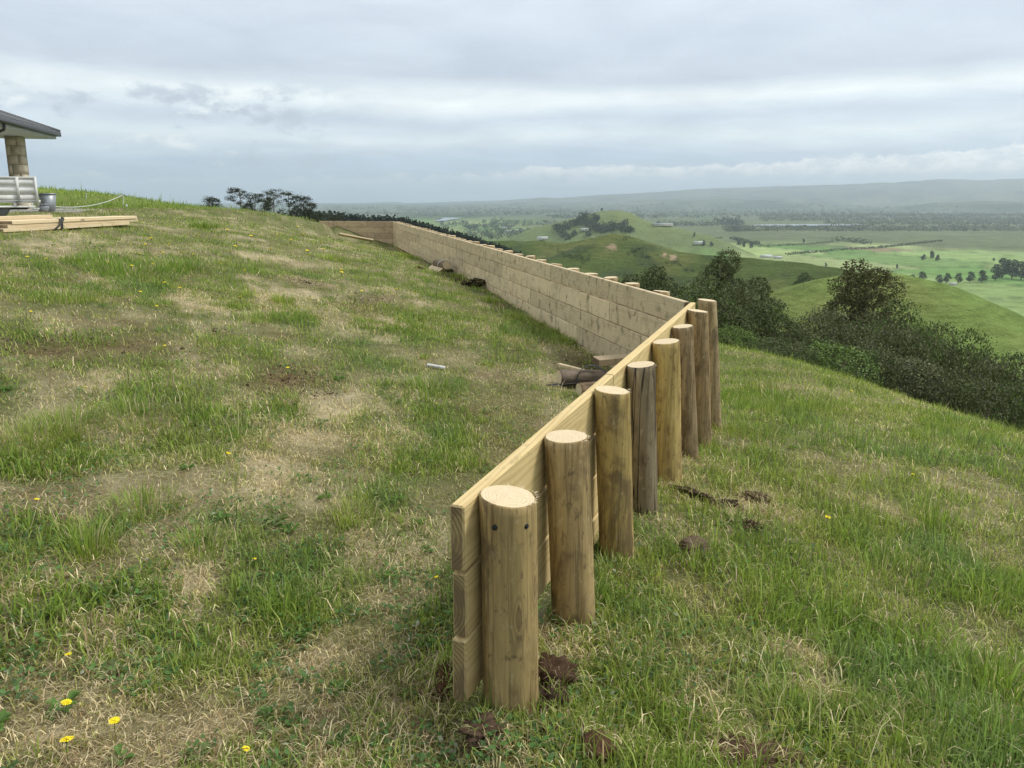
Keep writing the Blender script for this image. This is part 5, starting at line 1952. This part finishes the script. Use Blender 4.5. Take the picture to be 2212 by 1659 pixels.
# conifer plantation on the ridge behind the long wall
n = 2000
u = rm.rand(n) ** .8
seg = np.stack([np.interp(u, np.linspace(0, 1, len(FOREST)), FOREST[:, k]) for k in range(3)], 1)
off = np.where(rm.rand(n) < .55, rm.uniform(-14, 10, n), rm.uniform(-80, 10, n))
fx, fy = seg[:, 0] + off * -.15 + rm.normal(0, 3, n), seg[:, 1] + off
fz = ground_z(fx, fy)
mass("conifer_plantation", np.stack([fx, fy, fz - .5], 1), rm.uniform(11.0, 15.0, n), rm.uniform(6, 9, n), "dark conifer plantation on the ridge behind the long wall", 22,
     [(0.022, 0.032, 0.024), (0.030, 0.040, 0.028), (0.018, 0.026, 0.02)], shape='cone', seed=1)


def px_points(px0, px1, py0, py1, n, z=PLAIN):
    """random spots of the plain seen in a pixel window, so many per square of picture"""
    a = rm.uniform(px0, px1, n)
    b = rm.uniform(py0, py1, n)
    p = np.array([at_z(i, j, z) for i, j in zip(a, b)])
    p[:, 2] = ground_z(p[:, 0], p[:, 1])
    return p


def drop_on(px, py, lo, hi):
    """first meeting of a pixel's ray with the far terrain"""
    r = ray(px, py)
    ts = np.exp(np.linspace(math.log(lo), math.log(hi), 500))
    p = EYE + ts[:, None] * r
    h = p[:, 2] - ground_z(p[:, 0], p[:, 1])
    i = int(np.argmax(h < 0))
    return p[max(i, 1)]


# trees and hedges of the village in the middle distance
sets = []
for x0, x1, y0, y1, n in [(950, 1010, 480, 495, 40), (1010, 1110, 487, 500, 90), (1060, 1150, 478, 488, 70), (1120, 1290, 506, 522, 170), (1000, 1110, 503, 518, 60), (1110, 1160, 500, 512, 30),
                          (1040, 1090, 470, 486, 20), (1150, 1230, 480, 490, 30)]:
    sets.append(px_points(x0, x1, y0, y1, n))
P_ = np.concatenate(sets)
P_ = P_[np.hypot(P_[:, 0], P_[:, 1]) > 900]
mass("village_trees", P_, rm.uniform(9, 20, len(P_)), rm.uniform(10, 20, len(P_)), "grove of blue green trees around the valley houses", 26, BLUEG, seed=2)
# wood draped over the conical hill
wl_ = []
for px, py, n, sx, sy in [(1205, 492, 16, 8, 4), (1222, 489, 18, 9, 5), (1240, 482, 20, 10, 5), (1258, 478, 22, 11, 6), (1276, 482, 22, 11, 7), (1290, 492, 20, 10, 5), (1306, 496, 20, 10, 4), (1322, 490, 18, 9, 6), (1340, 493, 18, 9, 6),
                          (1358, 497, 14, 8, 3), (1262, 467, 12, 7, 4), (1287, 473, 12, 6, 4), (1348, 483, 8, 6, 3), (1214, 503, 10, 6, 5), (1225, 512, 8, 6, 3), (1240, 506, 5, 10, 3), (1270, 507, 6, 6, 3)]:
    for _ in range(n):
        wl_.append(drop_on(px + rm.normal(0, sx * .6), py + rm.normal(0, sy * .6) + 4, 1000, 2600))
P_ = np.array(wl_)
mass("hillside_wood", P_, rm.uniform(9, 15, len(P_)), rm.uniform(10, 16, len(P_)), "dark band of trees draped over the conical hill", 26, BLUEG, seed=3)
# scrubby wetland belt and shelter belts towards the range
sets, hs = [], []
for x0, x1, y0, y1, n, h in [(1560, 2260, 489, 499, 1100, 9), (1780, 2260, 478, 486, 700, 9), (1640, 2260, 470, 477, 800, 10), (1400, 2260, 462, 470, 500, 12), (1640, 2260, 464, 468, 500, 16),
                             (1000, 2260, 452, 462, 520, 14), (700, 1400, 452, 466, 260, 14), (1180, 1420, 466, 472, 120, 16), (1400, 2260, 441, 452, 420, 18), (700, 1400, 446, 453, 160, 18)]:
    P_ = px_points(x0, x1, y0, y1, n)
    sets.append(P_)
    hs.append(rm.uniform(.6, 1.2, len(P_)) * h)
P_, hs = np.concatenate(sets), np.concatenate(hs)
keep = (np.hypot(P_[:, 0], P_[:, 1]) < 14500) & (P_[:, 2] < PLAIN + 40)
P_, hs = P_[keep], hs[keep]
mass("wetland_scrub", P_, hs, hs * rm.uniform(1.3, 2.6, len(hs)), "grey green scrub and shelter belts on the far wetland", 9, GREYG + BLUEG + [(0.09, 0.095, 0.06)], seed=4)
# scattered shrubs on the middle hill
wl_ = []
for px, py, n, sx, sy in [(1240, 556, 26, 22, 5), (1262, 562, 16, 14, 4), (1375, 545, 18, 16, 6), (1400, 556, 16, 14, 5), (1352, 517, 6, 12, 3), (1460, 570, 12, 16, 6), (1490, 584, 10, 14, 6), (1330, 600, 8, 30, 8),
                          (1200, 545, 6, 26, 8), (1420, 600, 16, 16, 6), (1290, 580, 8, 40, 8)]:
    for _ in range(n):
        wl_.append(drop_on(px + rm.normal(0, sx * .6), py + rm.normal(0, sy * .6), 200, 1000))
P_ = np.array(wl_)
mass("hill_scrub", P_, rm.uniform(1.2, 3.0, len(P_)), rm.uniform(1.6, 3.6, len(P_)), "low dark scrub scattered on the middle hill", 24, DARK, seed=5)

# single trees and hedges that stand out on the plain
lb_ = lobes_dome(rt, 12, 9.0, 9.5, .6, 2.2)
far0 = make_tree("field_tree", rt, lb_, 420, 1.5, BLUEG, .5, "x", "tree", "single trees on the far paddocks", 0, .8)
FT = [(1995, 556, 12, "leftmost of three trees standing together in the far paddocks"), (2012, 552, 16, "big pale tree in the middle of the three in the far paddocks"), (2025, 558, 13, "dark upright tree right of the big pale one in the far paddocks"),
      (1783, 570, 8, "small round tree alone in the green plain"), (2146, 558, 7, "small lone tree far right on the plain"), (1937, 574, 8, "small flat tree in the plain above the brown tree"),
      (1595, 524, 15, "left tree of the clump beside the hedged paddocks"), (1608, 528, 18, "middle tree of the clump beside the hedged paddocks"), (1622, 530, 18, "right tree of the clump beside the hedged paddocks"),
      (1633, 522, 12, "thin tree at the end of the clump beside the hedged paddocks"), (1735, 518, 12, "lone tree inside the upper hedged paddock"), (1520, 526, 12, "tree beside the white farmhouse below the conical hill"),
      (1536, 527, 10, "narrow tree right of the white farmhouse"), (1500, 505, 9, "small bush on the slope right of the conical hill"), (1690, 566, 8, "bush left of the lone round tree on the plain"),
      (1300, 453, 7, "tiny tree group on top of the conical hill"), (1175, 477, 11, "lone tree on the saddle left of the conical hill")]
for i, (px, py, h, lab) in enumerate(FT):
    o = far0 if i == 0 else copy_thing(far0, (0, 0, 0))
    q_ = drop_on(px, py + (6 if py > 480 else 2), 700, 4500)
    s_ = h / 10.8
    o.location = (q_[0], q_[1], gz(q_[0], q_[1]))
    o.rotation_euler = (0, 0, rt.uniform(0, 6))
    o.scale = (s_ * rt.uniform(.8, 1.1), s_ * rt.uniform(.8, 1.1), s_)
    o["label"] = lab


def hedge(pxs, h, w, label, step=5.0):
    pts = np.array([at_z(a, b, PLAIN) for a, b in pxs])
    out = []
    for a, b in zip(pts[:-1], pts[1:]):
        n = max(2, int(np.linalg.norm(b - a) / step))
        out += [a + (b - a) * t for t in np.linspace(0, 1, n, endpoint=False)]
    P = np.array(out) + rm.normal(0, 1.0, (len(out), 3)) * [1, 1, 0]
    P[:, 2] = ground_z(P[:, 0], P[:, 1])
    o = mass("hedge", P, rm.uniform(.7, 1.2, len(P)) * h, rm.uniform(.8, 1.2, len(P)) * w, label, 12, BLUEG + DARK, kind=None, seed=int(pxs[0][0]))
    tag(o, label, "hedge", "hedges on the plain")


hedge([(1700, 552), (1800, 543), (1900, 537), (2035, 522)], 6, 8, "long dark hedge running right across the green plain")
hedge([(1640, 534), (1740, 529), (1800, 525)], 5, 7, "shorter hedge ending at the dense tree row on the plain")
hedge([(1803, 521), (1830, 523), (1880, 529)], 13, 15, "dense tree row at the end of the shorter hedge", 9)
hedge([(1440, 527), (1500, 519), (1560, 514)], 5, 7, "hedge below the slope right of the conical hill")
hedge([(1575, 500), (1680, 497), (1760, 495)], 6, 9, "faint hedge along the far edge of the paddocks")
hedge([(1640, 531), (1610, 524), (1580, 516)], 9, 12, "hedge climbing left from the clump in the paddocks")

# belts of trees by the lagoon and the dark pines at the far right
for px0, px1, py, n, h, lab, nm in [(1545, 1600, 486, 34, 34, "dark tall tree belt left of the lagoon", "tree_belt"), (1420, 1540, 487, 50, 22, "lower dark tree belt between the conical hill and the lagoon", "tree_belt"),
                                    (1570, 1600, 499, 16, 20, "small dark grove below the tall belt by the lagoon", "tree_grove")]:
    P_ = px_points(px0, px1, py - 2, py + 2, n)
    mass(nm, P_, rm.uniform(.7, 1.1, n) * h, rm.uniform(.7, 1.1, n) * h * .9, lab, 26, BLUEG, seed=px0)

belt = []
for px, py, h in [(2150, 607, 13), (2165, 600, 17), (2185, 603, 16), (2205, 605, 15), (2222, 606, 15), (2120, 611, 9), (2095, 611, 8), (2070, 612, 7), (2045, 612, 7), (2028, 614, 6), (1990, 612, 8), (1970, 612, 6), (1955, 613, 5)]:
    t_ = drop_on(px, py, 430, 1600)
    zb = gz(t_[0], t_[1])
    belt.append((px, h, t_[0], t_[1], zb))
lb_ = lobes_dome(rt, 18, 8.5, 9.0, .8, 1.7)
bp = make_tree("shelter_tree", rt, lb_, 1700, .75, [(0.026, 0.036, 0.024), (0.036, 0.046, 0.03)], .35, "x", "tree", "shelter trees beyond the grassy spur", 0, .5)
names = ["dark pine left of the tallest one beyond the spur", "tallest dark pine beyond the grassy spur", "dark pine right of the tallest one beyond the spur", "dark pine near the right photo edge beyond the spur",
         "dark pine at the right photo edge beyond the spur", "lower shelter tree left of the dark pines", "lower shelter tree above the white shed, right one", "lower shelter tree above the white shed, middle one",
         "lower shelter tree above the white shed, left one", "low tree left of the white shed", "dark low tree in the row behind the spur crest, right one", "dark low tree in the row behind the spur crest, middle one",
         "dark low tree in the row behind the spur crest, left one"]
for i, ((px, h, x_, y_, zb), lab) in enumerate(zip(belt, names)):
    o = bp if i == 0 else copy_thing(bp, (0, 0, 0))
    o.location = (x_, y_, zb)
    want = at_y(px, 612 - h * 3.4, y_)[2] - zb
    o.rotation_euler = (0, 0, rt.uniform(0, 6))
    s_ = max(.5, want / 10.4)
    o.scale = (s_ * .85, s_ * .85, s_)
    o["label"] = lab


# ------------------------------------------------------------------ far farm buildings
def farmhouse(px, py, L, W, H, rz, roofm, label, cat="house"):
    q_ = drop_on(px, py, 420 if px > 2000 else 900, 4500)
    root = empty("farm_house" if cat == "house" else "farm_shed", (q_[0], q_[1], gz(q_[0], q_[1]) - .3), rz)
    tag(root, label, cat, "far farm buildings")
    mb = MB()
    mb.box((-L / 2, -W / 2, 0), (L / 2, W / 2, H))
    wl2 = mb.build("wall", M['cream_wall'], root)
    mb = MB()
    e = .5
    v = [(-L / 2 - e, -W / 2 - e, H), (L / 2 + e, -W / 2 - e, H), (L / 2 + e, W / 2 + e, H), (-L / 2 - e, W / 2 + e, H), (-L / 2 - e, 0, H + W * .28), (L / 2 + e, 0, H + W * .28)]
    mb.add(v, [(0, 4, 3), (1, 2, 5)], [(0, 1, 5, 4), (2, 3, 4, 5), (0, 3, 2, 1)])
    mb.build("roof", roofm, root)
    for k in range(3):
        mb = MB()
        x0 = -L / 2 + L * (k + .5) / 3
        mb.box((x0 - .8, -W / 2 - .06, 1.0), (x0 + .8, -W / 2 - .01, 2.1))
        mb.build("window", M['window'], root)


farmhouse(1655, 557, 24, 11, 3.5, .2, M['white_roof'], "long white roofed farm building at the hedge end")
farmhouse(1680, 559, 16, 10, 3.2, -.3, M['white_roof'], "smaller white farm building right of the long one")
farmhouse(1745, 545, 34, 5, 2.2, .3, M['white_roof'], "low white tunnel shed beside the long hedge", "shed")
farmhouse(1510, 528, 22, 10, 4, .1, M['white_roof'], "white farmhouse below the slope right of the conical hill")
farmhouse(1090, 494, 30, 14, 4, .2, M['white_roof'], "white roofed house in the village, upper left")
farmhouse(1100, 503, 34, 16, 4, .1, M['grey_roof'], "pale roofed building in the village, below the upper one")
farmhouse(1122, 500, 22, 12, 4, -.2, M['white_roof'], "small white house in the village, right one")
farmhouse(1172, 519, 24, 12, 4, .3, M['white_roof'], "white house showing just above the middle hill")
farmhouse(1288, 518, 14, 9, 3, 0, M['white_roof'], "white house left of the middle hill's peak")
farmhouse(1263, 499, 16, 10, 3.5, .2, M['white_roof'], "white house among trees at the foot of the conical hill")
farmhouse(1432, 489, 44, 10, 3.2, .0, M['grey_roof'], "row of white glasshouses right of the conical hill", "glasshouse")
farmhouse(1515, 485, 30, 12, 4, .0, M['white_roof'], "white roof in the tree belt left of the lagoon")
farmhouse(2058, 616, 9, 5, 2.6, .15, M['white_roof'], "white shed behind the crest of the grassy spur", "shed")

# fence posts on the grassy spur
for px, py, lab in [(1735, 618, "thin fence post left on the grassy spur"), (1797, 612, "thin fence post left of the brown tree on the spur"), (2113, 635, "thin fence post right on the crest of the spur"), (2138, 642, "last thin fence post right on the spur crest")]:
    q_ = drop_on(px, py, 120, 420)
    mb = MB()
    mb.tube([(0, 0, -.2), (.02, 0, .7), (.0, .02, 1.5)], [.09, .09, .08], 6)
    o = mb.build("fence_post", M['bark'], None, (q_[0], q_[1], gz(q_[0], q_[1])))
    tag(o, lab, "fence post", "fence posts on the spur")

# ------------------------------------------------------------------ veranda corner of the house
HD = 24.0
HA = math.radians(-15.0)
cpx = at_y(121, 300, HD)
HZ = 1.15
soff = cpx[2]                                   # underside of the eave
house = empty("house", (cpx[0], cpx[1], HZ), -HA)
tag(house, "cream stone house corner with grey hipped veranda roof at the left edge", "house")
hh = soff - HZ
RX, RY = 9.0, 10.0                              # roof reaches left (-x) and towards the camera (-y)
mb = MB()
pitch = math.tan(math.radians(21))
o_ = .10
e0 = hh + .22
v = [(o_, o_, e0), (-RX, o_, e0), (-RX, -RY, e0), (o_, -RY, e0), (-RX / 2, -RX / 2, e0 + (RX / 2) * pitch), (-RX / 2, -RY + RX / 2 - .2, e0 + (RX / 2) * pitch)]
v2 = [(a, b, c - .05) for a, b, c in v]
mb.add(v + v2, [(0, 4, 1), (2, 5, 3), (6, 7, 10), (8, 9, 11)], [(1, 4, 5, 2), (3, 5, 4, 0), (7, 8, 11, 10), (9, 6, 10, 11), (0, 1, 7, 6), (1, 2, 8, 7), (2, 3, 9, 8), (3, 0, 6, 9)])
roof = mb.build("roof", M['roof_metal'], house)
for k in range(24):                              # standing ribs on the visible roof face
    yy = o_ - .25 - k * .40
    if yy < -RY + .2:
        break
    run = min(RX / 2 - .05, abs(o_ - yy) - .05, yy + RY - .05)
    if run > .25:
        mb = MB()
        mb.tube([(o_ - .01, yy, e0 + .012), (o_ - run, yy, e0 + run * pitch + .012)], .018, 4)
        mb.build("roof_rib", M['roof_metal'], roof)
mb = MB()
mb.tube([(o_, o_, e0 + .02), (-RX / 2, -RX / 2, e0 + RX / 2 * pitch + .02)], .05, 6)
mb.build("hip_cap", M['roof_metal'], roof)
mb = MB()
mb.box((-RX, -RY, hh), (-.02, -.02, hh + .012))
mb.build("soffit", M['soffit'], house)
for lo, hi in (((-.02, -RY, hh - .012), (.008, .008, hh + .19)), ((-RX, -.02, hh - .012), (-.02, .008, hh + .19))):
    mb = MB()
    mb.box(lo, hi)
    mb.build("fascia", M['fascia'], house)
for lo, hi in (((.008, -RY, hh + .075), (.125, .125, hh + .205)), ((-RX, .008, hh + .075), (.008, .125, hh + .205))):
    mb = MB()
    mb.box(lo, hi)
    mb.build("gutter", M['gutter'], house)
# swan-neck downpipe
dpy = -4.35
mb = MB()
mb.tube([(.07, dpy, hh + .09), (.07, dpy, hh + .01), (.05, dpy, hh - .08), (-.05, dpy - .02, hh - .13), (-.5, dpy - .1, hh - .17), (-.85, dpy - .15, hh - .25), (-.9, dpy - .15, hh - .5), (-.9, dpy - .15, .1)], .04, 8)
mb.build("downpipe", M['gutter'], house)
# stone pillars
for pxl, pyl in ((-.66, -.62), (-.66, -4.2)):
    pil = MB()
    W_ = .42
    pil.box((pxl - W_ + .012, pyl - W_ + .012, .0), (pxl - .012, pyl - .012, hh - .002))
    po = pil.build("pillar", M['mortar'], house)
    nc = 8
    ch = (hh - .004) / nc
    for c in range(nc):
        cut = .30 if c % 2 else .12
        for x0, x1 in ((0, cut), (cut, W_)):
            mb = MB()
            g = .005
            mb.box((pxl - W_ + x0 + g, pyl - W_, c * ch + g), (pxl - W_ + x1 - g, pyl, (c + 1) * ch - g))
            mb.build("block", M['stone'], po)
mb = MB()
mb.box((-RX, -4.6, -.6), (1.6, .45, .075))
mb.build("slab", M['concrete'], house)
mb = MB()
mb.box((-RX - .2, -RY, .04), (-RX + .05, 0, hh))
mb.build("back_wall", M['stone'], house)


def local_house(px, py, z):
    """world spot under a pixel at height z"""
    return at_z(px, py, z)


# zinc planters on the slab
def planter(x, y, z, rb, rt_, h, label, mat):
    root = empty("planter", (x, y, z))
    tag(root, label, "planter", "planters on the veranda slab")
    mb = MB()
    mb.tube([(0, 0, 0), (0, 0, .01), (0, 0, h - .02)], [rb * .96, rb, rt_ - .004], 26)
    mb.build("body", mat, root, smooth=False)
    mb = MB()
    mb.tube([(0, 0, h - .03), (0, 0, h - .018), (0, 0, h)], [rt_, rt_ + .012, rt_ + .006], 26)
    mb.build("rim", mat, root)
    mb = MB()
    mb.tube([(0, 0, h - .002), (0, 0, h + .004)], [rt_ - .02, rt_ - .03], 20)
    mb.build("potting_soil", M['rubber'], root)


pz = HZ + .075
q_ = at_y(106, 456, 19.8)
hx = Vector((q_[0], q_[1], 0))
planter(q_[0], q_[1], pz + .002, .15, .205, .46, "tall tapered grey zinc planter beside the stone pillar", M['zinc'])
q_ = at_y(94.5, 458, 19.4)
planter(q_[0], q_[1], pz + .002, .105, .155, .19, "small grey pot in front of the tall planter", M['zinc'])

# ------------------------------------------------------------------ low trailer with a drop-side tray
TD = 13.6
tr = at_y(83, 433, TD)
TG = gz(tr[0] - 1.0, tr[1])
trailer = empty("trailer", (tr[0], tr[1], TG), math.radians(31))
tag(trailer, "pale alloy drop-side trailer parked before the veranda, cut by the left edge", "trailer")
zb_ = at_y(83, 444, TD)[2] - TG                   # bottom of the side rail
zd_ = at_y(83, 433, TD)[2] - TG                   # deck
zs_ = at_y(83, 421, TD)[2] - TG
zt_ = at_y(83, 382, TD)[2] - TG
Lx = 3.0
mb = MB()
mb.box((-Lx, 0, zb_ + .045), (0, 1.9, zd_))
deck = mb.build("deck", M['alloy'], trailer)
# ribbed drop side: profile swept along x
prof = [(0, zs_), (0, zs_ + .03), (-.022, zs_ + .045), (-.022, zs_ + .115), (0, zs_ + .13), (0, zs_ + .165), (-.022, zs_ + .18), (-.022, zs_ + .25), (0, zs_ + .265), (0, zt_ - .03), (-.02, zt_ - .03), (-.02, zt_), (.03, zt_), (.03, zs_)]
mb = MB()
n = len(prof)
vv = [(-Lx, a, b) for a, b in prof] + [(-.035, a, b) for a, b in prof]
mb.add(vv, None, [(i, (i + 1) % n, n + (i + 1) % n, n + i) for i in range(n)])
side = mb.build("drop_side", M['alloy'], trailer)
for xx in (-.29, -1.6):
    mb = MB()
    mb.box((xx - .022, -.036, zd_ - .01), (xx + .022, -.003, zt_ - .005))
    mb.build("upright", M['alloy'], side)
    mb = MB()
    mb.tube([(xx - .05, -.05, zd_ - .03), (xx + .02, -.055, zd_ - .005), (xx + .045, -.04, zd_ - .005)], .014, 6)
    mb.build("latch", M['zinc'], side)
mb = MB()
mb.box((-Lx, -.012, zd_ + .004), (0.004, .02, zs_ - .004))
mb.build("side_rail", M['alloy'], trailer)
mb = MB()
mb.box((-.033, -.03, zb_ - .02), (.006, .04, zt_ + .004))
mb.build("corner_post", M['alloy'], trailer)
for xx in (-.10, -.36, -.62, -.88, -1.2, -1.5, -1.9, -2.4):
    mb = MB()
    mb.box((xx - .018, -.008, zb_ + .0), (xx + .018, .05, zb_ + .044))
    mb.build("rail_bracket", M['alloy'], trailer)
mb = MB()
mb.box((-Lx, -.02, zb_ - .035), (-.05, .02, zb_))
mb.build("rope_rail", M['alloy'], trailer)
mb = MB()
mb.prism([(-.11, -.02), (.0, -.02), (.0, .03), (-.11, .03)], zb_ - .075, zb_ - .037)
mb.build("rail_end", M['alloy'], trailer)
mb = MB()
mb.box((-Lx, .12, zb_ - .07), (-.2, 1.75, zb_ - .01))
mb.build("chassis", M['dark_steel'], trailer)
mb = MB()
vv = []
for yy in (.02, .34):
    vv += [(-1.75, yy, .03), (-.55, yy, .03), (-.43, yy, zb_ - .04), (-1.85, yy, zb_ - .04)]
mb.add(vv, None, [(0, 1, 2, 3), (7, 6, 5, 4), (0, 4, 5, 1), (1, 5, 6, 2), (2, 6, 7, 3), (3, 7, 4, 0)])
mb.build("mudguard", M['grey_guard'], trailer)
for yy in (.4, 1.5):
    mb = MB()
    mb.tube([(-1.15, yy - .0, .26), (-1.15, yy + .2, .26)], .26, 20)
    wh = mb.build("wheel", M['rubber'], trailer)
    mb = MB()
    mb.tube([(-1.15, yy - .01, .26), (-1.15, yy + .21, .26)], .14, 16)
    mb.build("rim", M['alloy'], wh)

# ------------------------------------------------------------------ stack of sawn boards
sl = at_y(20, 503, 10.4)
sr = at_y(300, 487, 13.4)
dv = sr - sl
dv[2] = 0
LS = np.linalg.norm(dv)
az_ = math.atan2(dv[1], dv[0])
perp = np.array([-dv[1], dv[0], 0]) / LS          # to the left of the run
du = dv / LS
z0 = max(gz(*(sl[:2] + du[:2] * t)) for t in (.1, 1.0, 2.0, LS - .1)) + .012
rows = [  # s0, s1, offset to the left, layer, label
    (-.10, 2.75, .00, 0, "bottom board of the timber stack, front row"), (.02, LS + .02, .03, 1, "middle board of the timber stack with yellow end tags"), (.10, LS - .02, .02, 2, "top front board of the timber stack"),
    (-.05, LS, .26, 0, "bottom board hidden in the middle of the timber stack"), (.0, LS - .05, .27, 1, "second board in the middle of the timber stack"), (.05, LS - .01, .25, 2, "top middle board of the timber stack"),
    (-.5, 2.3, .50, 0, "lowest rear board of the timber stack"), (-.4, 2.2, .50, 1, "rear board second from the bottom of the timber stack"), (-.45, 2.3, .49, 2, "rear board third from the bottom of the timber stack"),
    (-.6, 1.55, .50, 3, "single rear board raised on top of the timber stack")]
for s0, s1, of, ly, lab in rows:
    me = bevel_box(s1 - s0, .20, .048, .003)
    c = sl + du * s0 + perp * (of + .10)
    o = link("stacked_board", me, M['board_new'], None, (c[0], c[1], z0 + .024 + ly * .0505), (0, 0, az_ + rngw.uniform(-.006, .006)))
    tag(o, lab, "board", "boards in the timber stack")
mb = MB()
c = sl + du * 1.05 + perp * (-.012)
ribbon(mb, [(c[0], c[1], z0 - .02), (c[0], c[1], z0 + .08), (c[0] + perp[0] * .015, c[1] + perp[1] * .015, z0 + .155), (c[0] + perp[0] * .08, c[1] + perp[1] * .08, z0 + .162), (c[0] + perp[0] * .25, c[1] + perp[1] * .25, z0 + .160)], du, .05)
c2 = c - perp * .03 + du * .02
ribbon(mb, [(c2[0] + perp[0] * .05, c2[1] + perp[1] * .05, z0 + .17), (c2[0], c2[1], z0 + .15), (c2[0] - du[0] * .22 - perp[0] * .06, c2[1] - du[1] * .22 - perp[1] * .06, z0 + .05), (c2[0] - du[0] * .34 - perp[0] * .08, c2[1] - du[1] * .34 - perp[1] * .08, z0 + .0)], (0, 0, 1), .035)
o = mb.build("strap", M['strap'])
tag(o, "black strap holding the timber stack, its loose end on the grass", "strap")

# ------------------------------------------------------------------ electric fence standards and rope
def standard(px, pyt, pyb, dp, bend, label):
    b_ = at_y(px, pyb, dp)
    t_ = at_y(px - bend, pyt, dp)
    zg = gz(b_[0], b_[1])
    root = empty("fence_standard", (b_[0], b_[1], zg))
    tag(root, label, "fence standard", "white electric fence standards")
    h = t_[2] - zg
    dx = t_[0] - b_[0]
    mb = MB()
    mb.tube([(0, 0, -.1), (dx * .15, 0, h * .3), (dx * .7, 0, h * .7), (dx, 0, h)], .014, 6)
    mb.build("rod", M['white_plastic'], root)
    mb = MB()
    mb.tube([(dx, 0, h - .04), (dx + .02, 0, h), (dx + .01, 0, h + .02)], .022, 6)
    mb.build("clip", M['white_plastic'], root)
    return t_


p1 = standard(187, 418, 440, 31, .5, "short white fence standard standing alone on the hill")
p2 = standard(268, 421, 452, 27, 2.5, "bent white fence standard holding the rope end")
q_ = on_ground(272, 452)
mb = MB()
mb.tube([(0, 0, 0), (.0, 0, .08), (.01, 0, .10)], [.05, .045, .02], 8)
o = mb.build("rope_reel", M['white_plastic'], None, (p2[0] + .15, p2[1] - .1, gz(p2[0] + .15, p2[1] - .1)))
tag(o, "small white plastic reel at the foot of the bent standard", "reel")
p3 = at_y(114, 446, 20.2)
mb = MB()
tt = np.linspace(0, 1, 20)
pp = np.array([p3 + (p2 - p3) * t - np.array([0, 0, .16 * 4 * t * (1 - t)]) for t in tt])
mb.tube(pp, .011, 5)
o = mb.build("fence_rope", M['white_plastic'])
tag(o, "sagging white fence rope from the planter to the bent standard", "rope")

# thistle stalks on the skyline
for px, lab in [(139, "left dry thistle stalk on the skyline behind the house"), (147, "right dry thistle stalk on the skyline behind the house")]:
    b_ = at_y(px, 404, 49)
    zg = gz(b_[0], b_[1])
    root = empty("thistle_stalk", (b_[0], b_[1], zg))
    tag(root, lab, "thistle stalk", "dry thistle stalks")
    mb = MB()
    mb.tube([(0, 0, -.05), (.03, 0, .35), (0, 0, .75)], [.016, .013, .008], 5)
    mb.build("stalk", M['bark'], root)
    for k in range(3):
        mb = MB()
        mb.tube([(0, 0, .4 + .12 * k), (.08 * (-1) ** k, 0, .52 + .12 * k)], [.01, .03], 5)
        mb.build("seed_head", M['bark'], root)

# ------------------------------------------------------------------ the air over the valley
HZB = 18600.0
mb = MB()
top = 460.0
mb.box((-HZB, -HZB, PLAIN - 40), (HZB, HZB, top))
m, N, out = new_mat("haze")
pv = N.new('ShaderNodeVolumePrincipled')
pv.inputs['Color'].default_value = (0.83, 0.915, 1.0, 1)
pv.inputs['Density'].default_value = 0.0001
pv.inputs['Anisotropy'].default_value = 0.7
N.l.new(pv.outputs[0], out.inputs['Volume'])
ho = mb.build("haze", m)
tag(ho, "pale blue haze over the valley", kind="stuff")
